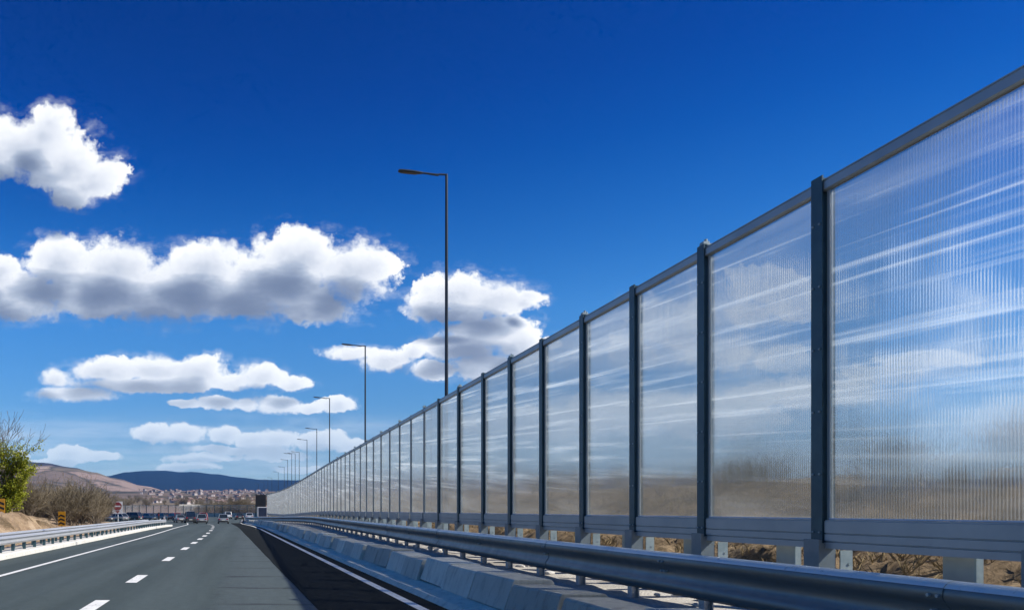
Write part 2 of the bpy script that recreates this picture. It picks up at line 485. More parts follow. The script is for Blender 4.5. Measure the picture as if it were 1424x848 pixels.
def strip(name, mat, ys, xl, xr, dz, parent=None):
    mb = MB()
    vs, fs = [], []
    for i, y in enumerate(ys):
        vs += [(xl(y), y, drop(y) + dz), (xr(y), y, drop(y) + dz)]
        if i:
            fs.append((2 * i - 2, 2 * i - 1, 2 * i + 1, 2 * i))
    mb.add(vs, fs)
    return mb.build(name, mat, parent)

YS = [-30 + 2 * i for i in range(0, 136)]
# ground: one big sheet
mb = MB()
n = 48
mb.add([(0, 60, -0.86)] + [(9500 * math.cos(2 * math.pi * i / n), 9500 * math.sin(2 * math.pi * i / n), -0.86) for i in range(n)],
       [(0, i + 1, (i + 1) % n + 1) for i in range(n)])
tag(mb.build('ground', M['dry_bank']), kind='structure')

# road: sheet whose far part opens to the left
mb = MB()
ys = [y for y in YS if y <= 236]
vs, fs = [], []
cols = 9
for i, y in enumerate(ys):
    L = -7.35 - 75 * smooth(78, 150, y)
    r = edge(y) + 0.62 if y < 150 else 6.0
    r = edge(y) + 0.62 + (8.0 * smooth(120, 165, y) if y > 120 else 0) + (max(0.0, y - 125.0) ** 2 / 300.0 if y > 125 else 0)
    for k in range(cols):
        vs.append((L + (r - L) * k / (cols - 1), y, drop(y)))
    if i:
        for k in range(cols - 1):
            a = (i - 1) * cols + k
            fs.append((a, a + 1, a + cols + 1, a + cols))
mb.add(vs, fs)
tag(mb.build('road', M['asphalt']), kind='structure')

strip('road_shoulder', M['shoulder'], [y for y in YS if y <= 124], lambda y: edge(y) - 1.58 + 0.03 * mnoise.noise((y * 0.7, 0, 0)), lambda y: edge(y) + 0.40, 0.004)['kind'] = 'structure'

# painted markings
mb = MB()
def mark(y0, y1, cx, w, dz=0.009, seg=2.0):
    k = max(1, int((y1 - y0) / seg)); 
    pts = [y0 + (y1 - y0) * i / k for i in range(k + 1)]
    vs, fs = [], []
    for i, y in enumerate(pts):
        vs += [(cx(y) - w / 2, y, drop(y) + dz), (cx(y) + w / 2, y, drop(y) + dz)]
        if i:
            fs.append((2 * i - 2, 2 * i - 1, 2 * i + 1, 2 * i))
    mb.add(vs, fs)
mark(-30, 150, lambda y: -5.58 + bend(y), 0.15)
mark(-30, 128, lambda y: edge(y), 0.16)
dash_y = [-5.0, 0.7, 6.4, 12.15, 17.2, 24.1, 30.6, 35.9, 40.6, 45.4, 50.8, 57.2, 63.0, 69.0, 75, 81, 87, 93, 99, 105, 111]
for y in dash_y:
    mark(y - 0.95, y + 0.95, lambda q: -2.38 + bend(q) * 1.15, 0.24)
tag(mb.build('road_markings', M['paint']), kind='structure')

# low kerb skirt in front of the concrete blocks, with its fall to the road
mb = MB()
ring = []
ys = [y for y in YS if y <= 126]
for y in ys:
    e = edge(y)
    ring.append([(e + x, y, drop(y) + z) for x, z in ((0.38, -0.1), (0.38, 0.012), (0.46, 0.085), (0.80, 0.125), (1.62, 0.135), (1.62, -0.1))])
mb.loft(ring)
tag(mb.build('kerb', M['concrete']), kind='structure')

# verge of pale gravel between blocks and barrier
mb = MB()
rings = []
vs, fs = [], []
NC = 14
ys2 = [-30 + 0.5 * i for i in range(0, 392)]
for i, y in enumerate(ys2):
    xl = edge(y) + 1.60 if y < 126 else -1
    xr = wall_x(y) + 1.0
    for k in range(NC):
        x = xl + (xr - xl) * k / (NC - 1)
        z = 0.26 + 0.035 * mnoise.fractal((x * 1.7, y * 1.7, 0), 1.0, 2.0, 4) - (0.13 if k == 0 else 0)
        vs.append((x, y, z + drop(y)))
    if i:
        for k in range(NC - 1):
            a = (i - 1) * NC + k
            fs.append((a, a + 1, a + NC + 1, a + NC))
mb.add(vs, fs)
tag(mb.build('verge', M['gravel'], smooth_shade=True), kind='structure')

# dry bank behind the noise barrier
def bank_z(x, y):
    d = x - (wall_x(y) + 1.0)
    z = 0.26 + 0.62 * smooth(0, 2.2, d) + 1.3 * smooth(1.5, 7.5, d) + 0.5 * smooth(7, 16, d)
    z += (0.24 * mnoise.fractal((x * 0.9, y * 0.9, 3), 0.9, 2.1, 4) + 0.11 * abs(mnoise.fractal((x * 3.1, y * 3.1, 7), 0.8, 2.2, 4))) * smooth(0, 1.0, d)
    return z + drop(y)
mb = MB()
vs, fs = [], []
ys2 = [-4 + 0.12 * i for i in range(0, 300)] + [32 + 0.5 * i for i in range(0, 300)]
dxs = [0.12 * i for i in range(34)] + [4.2, 4.6, 5, 6, 7, 9, 12, 18, 30]
for i, y in enumerate(ys2):
    for d in dxs:
        x = wall_x(y) + 1.0 - 0.02 + d
        vs.append((x, y, bank_z(x, y)))
    if i:
        for k in range(len(dxs) - 1):
            a = (i - 1) * len(dxs) + k
            fs.append((a, a + 1, a + len(dxs) + 1, a + len(dxs)))
mb.add(vs, fs)
tag(mb.build('bank_terrain', M['dry_bank'], smooth_shade=True), kind='structure')

# left: cut slope and the ground behind it
def left_edge(y):
    return -9.3 - 0.22 * max(0.0, y - 70.0)
def left_z(x, y):
    d = left_edge(y) - x
    fade = 1 - smooth(43, 51, y)
    rise = (0.25 * smooth(0, 0.8, d) + 1.15 * smooth(0.9, 2.6, d) * fade + 0.45 * smooth(3, 12, d) + 1.2 * smooth(10, 40, d))
    k = mnoise.fractal((x * 0.9, y * 0.55, 9), 0.9, 2.1, 5)
    groove = abs(mnoise.fractal((y * 1.25, x * 0.12, 4), 0.8, 2.2, 3))
    return -0.02 + rise + 0.22 * k * smooth(0.5, 1.5, d) - 1.1 * groove * smooth(0.6, 1.4, d) * (1 - smooth(2.5, 3.6, d)) * fade + drop(y)
mb = MB()
vs, fs = [], []
ys2 = [-14 + 0.25 * i for i in range(0, 600)]
dxs = [0, 0.3, 0.6, 0.9, 1.1, 1.3, 1.5, 1.7, 1.9, 2.1, 2.3, 2.6, 3.0, 3.6, 4.5, 6, 8, 11, 15, 22, 32, 45]
for i, y in enumerate(ys2):
    for d in dxs:
        x = left_edge(y) - d
        vs.append((x, y, left_z(x, y)))
    if i:
        for k in range(len(dxs) - 1):
            a = (i - 1) * len(dxs) + k
            fs.append((a, a + 1, a + len(dxs) + 1, a + len(dxs)))
mb.add(vs, fs)
tag(mb.build('cut_slope_terrain', M['rock_cut'], smooth_shade=True), kind='structure')

# left kerb and a narrow verge
mb = MB()
ys = [y for y in range(-30, 80, 2)]
mb.loft([[(x, y, drop(y) + z) for x, z in ((-7.30, -0.1), (-7.32, 0.13), (-7.36, 0.16), (-7.98, 0.16), (-8.0, -0.1))] for y in ys])
tag(mb.build('kerb', M['concrete_pale']), kind='structure')
strip('verge', M['gravel'], [y for y in YS if y < 80], lambda y: -9.36, lambda y: -7.99, 0.05)['kind'] = 'structure'

# ------------------------------------------------------------------ hills
H1 = [(-300, 660), (-150, 648), (-60, 642), (0, 640), (30, 639), (60, 641), (100, 648), (130, 655), (160, 664), (200, 675), (240, 684), (300, 690), (420, 693), (900, 694), (1800, 694)]
H2 = [(-300, 668), (0, 668), (100, 666), (150, 662), (175, 657), (200, 655), (230, 655), (250, 657.5), (268, 656.5), (300, 660), (330, 664), (370, 667), (420, 668), (600, 668), (900, 664), (1300, 668), (1800, 672)]
def interp(tab, x):
    if x <= tab[0][0]:
        return tab[0][1]
    for (a, b), (c, d) in zip(tab, tab[1:]):
        if x <= c:
            s = (x - a) / (c - a); s = s * s * (3 - 2 * s)
            return b + (d - b) * s
    return tab[-1][1]
def hill_z(X, Y):
    sx = VX + F_PX * X / max(Y, 1)
    e0 = -0.9
    e_town = 9.5 * smooth(450, 1000, Y) + 16 * smooth(900, 2300, Y)
    e1 = (VY - interp(H1, sx)) * smooth(1200, 3000, Y) * 0.98
    e2 = (VY - interp(H2, sx)) * smooth(3300, 5400, Y)
    e = max(e_town, e1 if Y < 3000 else e1 * (1 - 0.4 * smooth(3000, 4200, Y)), e2)
    z = EYE + e / F_PX * Y
    z += 0.006 * Y * mnoise.fractal((X / 700, Y / 700, 1), 1.0, 2.0, 4) * smooth(600, 1600, Y) * 0.25
    return e0 * (1 - smooth(380, 560, Y)) + z * smooth(380, 560, Y)
mb = MB()
vs, fs = [], []
us = [-0.75 + 0.0085 * i for i in range(0, 285)]
ds = [380 * (8200 / 380) ** (i / 90.0) for i in range(91)]
for i, d in enumerate(ds):
    for u in us:
        vs.append((u * d, d, hill_z(u * d, d)))
    if i:
        for k in range(len(us) - 1):
            a = (i - 1) * len(us) + k
            fs.append((a, a + 1, a + len(us) + 1, a + len(us)))
mb.add(vs, fs)
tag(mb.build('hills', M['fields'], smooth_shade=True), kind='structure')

# ------------------------------------------------------------------ noise barrier
TOP, SILL, BAND, BASE = 5.19, 1.39, 1.07, 0.24
posts = [1.8, 4.1, 6.38, 8.92, 11.2, 13.2, 15.2, 17.3, 19.4, 21.6, 24.1, 26.6]
while posts[-1] < 156:
    posts.append(posts[-1] + 2.32)
wall = empty('noise_barrier', (6.5, 1.8, 0.24))
tag(wall, 'tall clear noise barrier of fluted panes along the right of the road', 'noise barrier')

def wobj(o):      # keep world coordinates although parented to the wall's base
    o.matrix_parent_inverse = Matrix.Translation(-wall.location)
    return o

def h_post(near):
    mb = MB()
    a, b, t1, t2 = (0.085, 0.075, 0.017, 0.012) if near else (0.055, 0.035, 0.010, 0.010)
    prof = [(-b, -a), (-b + t1, -a), (-b + t1, -t2), (b - t1, -t2), (b - t1, -a), (b, -a), (b, a), (b - t1, a), (b - t1, t2), (-b + t1, t2), (-b + t1, a), (-b, a)]
    mb.loft([[(x, y, z) for x, y in prof] for z in (BASE, TOP + 0.045)])
    return mb
def foot(near):
    mb = MB()
    mb.box(-0.135, -0.098, -0.12, 0.12, BASE - 0.02, BAND + 0.10)
    mb.box(-0.098, 0.06, -0.11, -0.088, BASE - 0.02, BAND + 0.06)
    mb.box(-0.20, 0.20, -0.17, 0.17, BASE - 0.03, BASE + 0.035)
    return mb
def lug():
    mb = MB()
    mb.box(0.10, 0.235, -0.128, -0.113, BASE, BAND - 0.02)
    for z in (0.55, 0.72, 0.90):
        mb.cyl((0.195, -0.131, z), (0, 1, 0), 0.014, 0.01, 8)
    return mb
def cap():
    mb = MB()
    mb.box(-0.07, -0.02, -0.07, 0.03, TOP + 0.048, TOP + 0.085)
    mb.cyl((-0.02, -0.04, TOP + 0.09), (0, 0, 1), 0.022, 0.06, 10)
    mb.cyl((0.04, 0.02, TOP + 0.08), (0, 0, 1), 0.022, 0.06, 10)
    mb.box(0.0, 0.08, -0.03, 0.06, TOP + 0.048, TOP + 0.07)
    return mb
pm = h_post(1).build('post', M['steel_dark'], None)
fm = foot(1).build('foot_sleeve', M['steel_mid'], pm)
lm = lug().build('fixing_plate', M['galv_light'], pm)
cm = cap().build('top_clamp', M['galv_light'], pm)
slim = h_post(0).build('post', M['steel_mid'], None)
slim_used = False
post_bolts = []
for z in (1.25, 1.9, 2.6, 3.3, 4.0, 4.7):
    for yy in (-0.05, 0.05):
        mb = MB(); mb.cyl((-0.08, yy, z), (1, 0, 0), 0.013, 0.014, 6)
        post_bolts.append(mb.build('bolt', M['galv_light'], pm))
for i, y in enumerate(posts):
    if i == 0:
        p = pm
    else:
        if y > 27 and not slim_used:
            p, slim_used = slim, True
        else:
            p = (slim if y > 27 else pm).copy(); COL.objects.link(p)
        for ch, lim in ((fm, 70), (lm, 60), (cm, 60), *((q, 16) for q in post_bolts)):
            if y < lim and not (ch is cm and i % 2):
                c = ch.copy(); COL.objects.link(c); c.parent = p
    p.parent = wall
    wobj(p)
    p.location = (wall_x(y), y, drop(y))
def bay(y0, y1):
    """top rail, pane and kick board between two posts, sheared with the ground and the bend"""
    xa, xb = wall_x(y0), wall_x(y1)
    za, zb = drop(y0), drop(y1)
    ya, yb = y0 + 0.02, y1 - 0.02
    def L(prof, name, mat, inset=0.0, bev=0):
        mb = MB()
        mb.loft([[(xa + x, ya + inset, za + z) for x, z in prof], [(xb + x, yb - inset, zb + z) for x, z in prof]])
        return wobj(mb.build(name, mat, wall, bevel=bev))
    tr = L([(-0.055, TOP - 0.115), (-0.055, TOP - 0.035), (-0.042, TOP - 0.028), (-0.042, TOP - 0.02), (-0.05, TOP - 0.012), (-0.05, TOP),
            (0.05, TOP), (0.055, TOP - 0.01), (0.055, TOP - 0.115), (0.03, TOP - 0.13), (-0.03, TOP - 0.13)], 'top_rail', M['alu'], 0.035)
    k = L([(-0.045, SILL), (-0.045, SILL - 0.012), (-0.055, SILL - 0.016), (-0.055, SILL - 0.145), (-0.038, SILL - 0.149), (-0.038, SILL - 0.157),
           (-0.055, SILL - 0.161), (-0.055, SILL - 0.235), (-0.038, SILL - 0.239), (-0.038, SILL - 0.247), (-0.055, SILL - 0.251), (-0.055, BAND),
           (0.045, BAND), (0.045, SILL)], 'kick_board', M['alu'], 0.075)
    # pane with its own thin edge frame
    def rect(mb, x0, x1, s0, s1, z0, z1):
        Lb = yb - ya
        r0 = [(xa + (xb - xa) * s0 / Lb + x, ya + s0, za + (zb - za) * s0 / Lb + z) for x, z in ((x0, z0), (x1, z0), (x1, z1), (x0, z1))]
        r1 = [(xa + (xb - xa) * s1 / Lb + x, ya + s1, za + (zb - za) * s1 / Lb + z) for x, z in ((x0, z0), (x1, z0), (x1, z1), (x0, z1))]
        mb.loft([r0, r1])
    W = yb - ya
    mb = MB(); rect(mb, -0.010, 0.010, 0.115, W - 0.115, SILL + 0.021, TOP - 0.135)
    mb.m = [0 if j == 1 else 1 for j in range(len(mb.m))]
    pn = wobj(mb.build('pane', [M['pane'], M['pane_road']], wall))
    for s0, s1 in ((0.07, 0.112), (W - 0.112, W - 0.07)):
        mb = MB(); rect(mb, *((-0.022, 0.022) if y0 < 27 else (-0.013, 0.013)), s0, s1, SILL + 0.003, TOP - 0.132)
        f = mb.build('edge_frame', M['alu'], pn)
    mb = MB()
    rect(mb, -0.030, 0.030, 0.113, W - 0.113, SILL + 0.004, SILL + 0.019)
    g = mb.build('sill_gasket', M['gasket'], pn)
    # concrete-filled support between the posts, under the kick board
    ym, xm = (y0 + y1) / 2 - 0.15, (xa + xb) / 2
    mb = MB()
    mb.box(xm + 0.25, xm + 0.33, ym - 0.17, ym + 0.17, za + BASE - 0.1, za + BAND + 0.12)
    s = wobj(mb.build('support_stub', M['steel'], wall))
    mb = MB()
    mb.box(xm + 0.24, xm + 0.30, ym - 0.195, ym - 0.172, za + BASE - 0.1, za + BAND + 0.10)
    mb.build('edge_angle', M['galv_light'], s)
for a, b in zip(posts, posts[1:]):
    bay(a, b)

# far noise barrier that closes the view where the road swings left
far_wall = empty('noise_barrier', (2.0, 229, -0.6))
tag(far_wall, 'low translucent noise barrier crossing the view beyond the queue of cars', 'noise barrier')
fx0, fx1 = 5.0, -58.0
def fw_pt(s):
    return fx0 + (fx1 - fx0) * s, 229 + 26 * s + 10 * s * s
NB = 26
for i in range(NB + 1):
    x, y = fw_pt(i / NB)
    mb = MB(); mb.box(x - 0.09, x + 0.09, y - 0.09, y + 0.09, -0.65, 2.95)
    o = mb.build('post', M['steel_dark'], far_wall); o.matrix_parent_inverse = Matrix.Translation(-far_wall.location)
    if i < NB:
        x2, y2 = fw_pt((i + 1) / NB)
        for nm, mt, z0, z1, th in (('pane', M['pane'], 0.55, 2.8, 0.02), ('kick_board', M['steel'], -0.6, 0.53, 0.06), ('top_rail', M['alu'], 2.81, 2.92, 0.06)):
            mb = MB()
            mb.loft([[(x - 0.1, y + t, z) for t, z in ((-th / 2, z0), (th / 2, z0), (th / 2, z1), (-th / 2, z1))],
                     [(x2 + 0.1, y2 + t, z) for t, z in ((-th / 2, z0), (th / 2, z0), (th / 2, z1), (-th / 2, z1))]])
            o = mb.build(nm, mt, far_wall); o.matrix_parent_inverse = Matrix.Translation(-far_wall.location)

# ------------------------------------------------------------------ guardrails
def w_beam(h, depth, n=22):
    """profile (outwards, up): rolled top edge, two swells and the trough between; outwards is -1"""
    pts = []
    for i in range(n + 1):
        s = i / n
        z = h * (1 - s)
        b = 0.5 - 0.5 * math.cos(2 * math.pi * (s * 2))           # two swells
        w = 0.32 if s > 0.25 and s < 0.75 else 0.0
        b = max(b, w)
        pts.append((-depth * b, z))
    return pts

def beam(name, mat, path, h, depth, side=-1, th=0.012, parent=None, profile=None):
    prof = profile or w_beam(h, depth)
    outer = [(side * -x, z) for x, z in prof]
    ring = outer + [(x - side * th, z) for x, z in reversed(outer)]
    rings = []
    for i, (x, y, z) in enumerate(path):
        a = path[max(0, i - 1)]; b = path[min(len(path) - 1, i + 1)]
        dx, dy = b[0] - a[0], b[1] - a[1]
        L = math.hypot(dx, dy); nx, ny = dy / L, -dx / L
        rings.append([(x + nx * px, y + ny * px, z + pz) for px, pz in ring])
    mb = MB(); mb.loft(rings)
    return mb.build(name, mat, parent, auto=0.7)

# right: heavy rail with a round box top
def rail_x(y):
    return 5.40 - 5.6 * smooth(62, 138, y) 
gr = empty('guardrail', (5.4, 0, 0.25))
tag(gr, 'heavy steel guardrail with rounded top running below the tall noise barrier', 'guardrail')
heavy = []
H, D = 0.53, 0.13
def arc(cx, cz, r, a0, a1, n):
    return [(cx + r * math.cos(R(a0 + (a1 - a0) * i / n)), cz + r * math.sin(R(a0 + (a1 - a0) * i / n))) for i in range(n + 1)]
# x negative is towards the road
heavy = [(0.09, 0.52)] + arc(-0.02, 0.43, 0.10, 90, 225, 14) + [(-0.055, 0.315), (-0.05, 0.27), (-0.052, 0.235)] + arc(-0.03, 0.115, 0.085, 135, 265, 10) + [(0.02, 0.0)]
ypath = [-6 + 1.0 * i for i in range(0, 142)]
for a in range(0, len(ypath) - 1, 4):                       # lapped lengths of four metres
    seg = ypath[a:a + 5]
    k = a // 4
    path = [(rail_x(y) - 0.006 * (k % 2), y + (0.16 if j == len(seg) - 1 else 0), 0.425 + drop(y) + 0.003 * (k % 2)) for j, y in enumerate(seg)]
    o = beam('beam', M['rail'], path, H, D, -1, 0.01, gr, profile=[(-x if False else x, z) for x, z in heavy])
    o.matrix_parent_inverse = Matrix.Translation(-gr.location)
    cp = beam('lit_top_strip', M['lit_top'], path, H, D, -1, 0.004, None, profile=[(0.088, 0.526)] + arc(-0.02, 0.43, 0.106, 88, 152, 8))  # added strip whose pale colour stands for the sunlit rail top
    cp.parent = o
    yj = seg[-1]
    if yj < 32:
        for dz in (0.10, 0.30, 0.42):
            for dy in (0.03, 0.11):
                mb = MB()
                mb.cyl((rail_x(yj) - 0.09 - (0.03 if dz > 0.35 else 0), yj + dy, 0.425 + dz + drop(yj)), (1, 0, 0), 0.014, 0.05, 8)
                mb.build('bolt', M['galv_light'], o)
yp = 0.6
while yp < 134:
    mb = MB()
    x = rail_x(yp) + 0.06; d = drop(yp)
    prof = [(-0.0, -0.06), (0.012, -0.06), (0.012, -0.008), (0.10, -0.008), (0.10, -0.06), (0.112, -0.06), (0.112, 0.06), (0.10, 0.06), (0.10, 0.008), (0.012, 0.008), (0.012, 0.06), (0, 0.06)]
    mb.loft([[(x + px, yp + py, z) for px, py in prof] for z in (0.15 + d, 0.93 + d)])
    o = mb.build('post', M['rail_light'], gr); o.matrix_parent_inverse = Matrix.Translation(-gr.location)
    yp += 1.78
# terminal marker at the end of the rail
mk = empty('marker_post', (rail_x(134) - 0.35, 126, drop(126)))
tag(mk, 'dark slim marker post at the far end of the right guardrail', 'marker post')
mb = MB(); mb.box(-0.09, 0.09, -0.06, 0.06, 0, 1.25); mb.build('shaft', M['black_plastic'], mk, bevel=0.02)
mb = MB(); mb.box(-0.07, 0.07, -0.066, -0.061, 0.95, 1.1); mb.build('reflector', M['sign_white'], mk)

# left guardrails
def left_rail(x, label, y0, y1, z0, mat):
    g = empty('guardrail', (x, y0, z0)); tag(g, label, 'guardrail')
    y = y0; k = 0
    while y < y1:
        seg = [y + j for j in range(5)]
        path = [(x + 0.004 * (k % 2), q + (0.15 if q == seg[-1] else 0), z0 + 0.36 + 0.002 * (k % 2) + drop(q)) for q in seg]
        o = beam('beam', mat, path, 0.27, 0.085, 1, 0.008, g, profile=None)
        o.matrix_parent_inverse = Matrix.Translation(-g.location)
        y += 4; k += 1
    y = y0
    while y < y1 + 1:
        mb = MB()
        mb.box(x - 0.11, x - 0.01, y - 0.028, y + 0.028, z0 - 0.12 + drop(y), z0 + 0.62 + drop(y))
        o = mb.build('post', M['steel_dark'], g); o.matrix_parent_inverse = Matrix.Translation(-g.location)
        y += 1.33
left_rail(-7.60, 'pale steel guardrail standing on the white kerb left of the road', -6, 74, 0.04, M['rail_light'])
left_rail(-8.75, 'second pale guardrail just behind the kerb rail, in front of the ochre slope', -6, 70, 0.05, M['rail_light'])

# concrete blocks
def block():
    mb = MB()
    prof = [(0.80, 0.10), (0.83, 0.18), (0.93, 0.49), (0.96, 0.52), (1.46, 0.52), (1.50, 0.48), (1.56, 0.10)]
    L = 1.535
    mb.loft([[(x - 0.8, -L / 2, z) for x, z in prof], [(x - 0.8, L / 2, z) for x, z in prof]])
    return mb.build('concrete_block', M['concrete'], bevel=0.012)
blk = block()
tag(blk, 'grey concrete barrier block in the row between the road edge and the right guardrail', 'concrete block', 'concrete blocks in a row along the right road edge')
y = 0.4; i = 0
while y < 122:
    o = blk if i == 0 else blk.copy()
    if i:
        COL.objects.link(o)
    o.location = (edge(y) + 0.8 + random.uniform(-0.05, 0.05), y, drop(y) + random.uniform(-0.025, 0.045))
    o.rotation_euler = (random.uniform(-0.022, 0.022), 0, math.atan(0.0316) + random.uniform(-0.022, 0.022))
    y += 1.585; i += 1

# loose pale stones on the verge
def stone_mesh(seed):
    bm = bmesh.new(); bmesh.ops.create_icosphere(bm, subdivisions=2, radius=1)
    rnd = random.Random(seed)
    off = Vector((rnd.random() * 9, rnd.random() * 9, 0))
    for v in bm.verts:
        v.co *= 1 + 0.35 * mnoise.noise(v.co * 1.3 + off)
        v.co.z *= 0.55
    me = bpy.data.meshes.new('stone'); bm.to_mesh(me); bm.free(); me.materials.append(M['stone'])
    return me
sms = [stone_mesh(s) for s in range(4)]
for i in range(60):
    y = random.uniform(6.5, 40); x = random.uniform(5.7, 6.9)
    s = random.uniform(0.03, 0.10)
    o = bpy.data.objects.new('stone', sms[i % 4]); COL.objects.link(o)
    o.location = (x, y, 0.27 + s * 0.2); o.scale = (s, s * random.uniform(0.8, 1.6), s); o.rotation_euler = (0, 0, random.uniform(0, 6))
    tag(o, 'pale loose stone lying on the gravel under the noise barrier', 'stone', 'loose stones under the noise barrier')

# ------------------------------------------------------------------ street lamps
def make_lamp():
    root = empty('street_lamp')
    mb = MB(); mb.tube([(0, 0, 0), (0, 0, 4), (0, 0, 13.66)], [0.085, 0.07, 0.048], 12); mb.build('pole', M['lamp_metal'], root, auto=0.7)
    mb = MB(); mb.cyl((0, 0, 0.04), (0, 0, 1), 0.2, 0.08, 12); mb.cyl((0, 0, 0.6), (0, 0, 1), 0.115, 1.1, 12); mb.build('base', M['lamp_metal'], root, auto=0.7)
    mb = MB(); mb.tube([(0, 0, 13.64), (-0.26, 0, 13.66), (-0.30, 0, 13.63), (-0.95, 0, 13.72)], [0.036, 0.034, 0.045, 0.032], 8); mb.build('arm', M['lamp_metal'], root, auto=0.7)
    mb = MB()
    rings = []
    for s, w, h in ((-0.85, 0.05, 0.05), (-1.0, 0.10, 0.07), (-1.25, 0.15, 0.085), (-1.62, 0.15, 0.08), (-1.74, 0.11, 0.05)):
        z = 13.715 - (s + 0.9) * 0.10
        rings.append([(s, w * c, z + h * d) for c, d in ((-1, -0.4), (-0.6, 0.35), (0, 0.6), (0.6, 0.35), (1, -0.4), (0.7, -0.6), (-0.7, -0.6))])
    mb.loft(rings); hd = mb.build('lamp_head', M['lamp_metal'], root, auto=0.6)
    mb = MB(); mb.loft([[(-1.08, -0.085, 13.685), (-1.08, 0.085, 13.685), (-1.08, 0.085, 13.672), (-1.08, -0.085, 13.672)],
                        [(-1.55, -0.085, 13.728), (-1.55, 0.085, 13.728), (-1.55, 0.085, 13.716), (-1.55, -0.085, 13.716)]])
    mb.build('lens', M['lens'], hd)
    return root
lamp = make_lamp()
lamps = [(7.25, 28.7, 'nearest street lamp, its dark tall pole rising behind the noise barrier'),
         (8.8, 58.7, 'second street lamp from the camera, half the apparent height of the nearest'),
         (9.05, 86.3, 'third street lamp in the row, its head against a flat white cloud'),
         (10.55, 119.0, 'fourth street lamp in the row behind the noise barrier'),
         (10.5, 137.6, 'fifth street lamp in the row behind the noise barrier')]
far_l = [(11.1, 167), (10.5, 171), (9.8, 172), (10.0, 193), (10.7, 225), (10.2, 255), (9.6, 301), (8.6, 320), (7.6, 345), (5.6, 372)]
for i, d in enumerate(lamps + far_l):
    o = lamp if i == 0 else copy_tree(lamp)
    x, y = d[0], d[1]
    z = bank_z(x, y) if 28 < y < 175 else -0.7
    o.location = (x, y, 0)
    tag(o, d[2] if len(d) > 2 else 'tiny distant street lamp in the cluster near the far end of the noise barrier', 'street lamp', 'street lamps in a row behind the noise barrier')

# ------------------------------------------------------------------ vegetation
def bare_shrub_mesh(seed, height, spread, stems, depth=4, trunk=0.05, thin=0.006):
    rnd = random.Random(seed)
    wood, twig = MB(), MB()
    def seg(mb, a, b, r0, r1, n):
        d = (b - a).normalized()
        up = Vector((0, 0, 1)) if abs(d.z) < 0.9 else Vector((1, 0, 0))
        s = d.cross(up).normalized(); t = s.cross(d)
        r = [[p + q * (math.cos(2 * math.pi * k / n) * s + math.sin(2 * math.pi * k / n) * t) for k in range(n)] for p, q in ((a, r0), (b, r1))]
        mb.loft(r, True, False)
    def grow(p, d, L, r, lev):
        steps = 3 if lev < 2 else 2
        for k in range(steps):
            q = p + d * (L / steps)
            r2 = max(thin, r * (0.80 if lev < 3 else 0.6))
            seg(wood if lev < 2 else twig, p, q, r, r2, 5 if lev == 0 else 3)
            if lev < depth:
                for _ in range(rnd.choice((1, 1, 2)) if lev else 2):
                    nd = (d + Vector((rnd.uniform(-1, 1), rnd.uniform(-1, 1), rnd.uniform(-0.35, 0.75))) * rnd.uniform(0.55, 0.95)).normalized()
                    grow(q, nd, L * rnd.uniform(0.5, 0.72), max(thin, r2 * 0.62), lev + 1)
            d = (d + Vector((rnd.uniform(-1, 1), rnd.uniform(-1, 1), rnd.uniform(-0.2, 0.4))) * 0.25).normalized()
            p, r = q, r2
    for s in range(stems):
        a = rnd.uniform(0, 6.28); k = rnd.uniform(0.1, 1) * spread
        d = Vector((math.cos(a) * k, math.sin(a) * k, 1)).normalized()
        grow(Vector((math.cos(a) * 0.03, math.sin(a) * 0.03, -0.12)), d, height * rnd.uniform(0.42, 0.60), trunk * rnd.uniform(0.7, 1.1), 0)
    return wood, twig
protos = []
for s in range(5):
    w, t = bare_shrub_mesh(40 + s, 3.2, 0.8, 7 + s % 3, thin=0.007)
    root = empty('bare_shrub')
    w.build('trunk', M['bark'], root); t.build('crown', M['twig'], root)
    protos.append(root)
used = set()
def shrub(x, y, z, s, label, group, k=None):
    k = random.randrange(len(protos)) if k is None else k
    o = protos[k] if k not in used else copy_tree(protos[k])
    used.add(k)
    o.location = (x, y, z); o.scale = (s * random.uniform(0.85, 1.15), s * random.uniform(0.85, 1.15), s)
    o.rotation_euler = (0, 0, random.uniform(0, 6.28))
    tag(o, label, 'shrub', group)
# left bank
for i in range(150):
    y = random.uniform(45, 135)
    x = min(-13.0, left_edge(y) - 2) - random.random() ** 1.5 * 15
    if VX + F_PX * x / y > 146:
        continue
    sc = random.uniform(0.72, 1.12) * (1.0 - 0.3 * smooth(80, 140, y))
    shrub(x, y, left_z(x, y) - 0.1, sc, 'bare brown shrub among the thicket on the slope left of the road', 'bare shrubs on the left slope')
# right bank behind the panes
for i in range(105):
    y = 4 + 150 * random.random() ** 1.4
    x = wall_x(y) + 1 + random.uniform(5.0, 13)
    if y < 16 and abs(x / max(y, 1) - 0.893) < 0.06:
        continue
    shrub(x, y, bank_z(x, y) - 0.1, random.uniform(0.20, 0.40), 'bare brown shrub on the bank behind the clear noise barrier', 'bare shrubs behind the noise barrier')
for i in range(26):
    y = random.uniform(9.5, 17); x = y * random.choice((random.uniform(0.78, 0.90), random.uniform(0.95, 1.12))) 
    if x - wall_x(y) - 1 < 3.5:
        x = wall_x(y) + 1 + random.uniform(4, 7)
    shrub(x, y, bank_z(x, y) - 0.05, random.uniform(0.22, 0.36), 'bare brown shrub on the bank behind the clear noise barrier', 'bare shrubs behind the noise barrier')
# far strip
for i in range(46):
    x = random.uniform(-17, 4.5)
    sc = random.uniform(1.2, 1.9) * (0.75 + 0.25 * smooth(-17, -4, x))
    shrub(x, random.uniform(256, 290), -0.8, sc, 'bare brown tree in the strip beyond the low far noise barrier', 'bare trees beyond the far barrier')

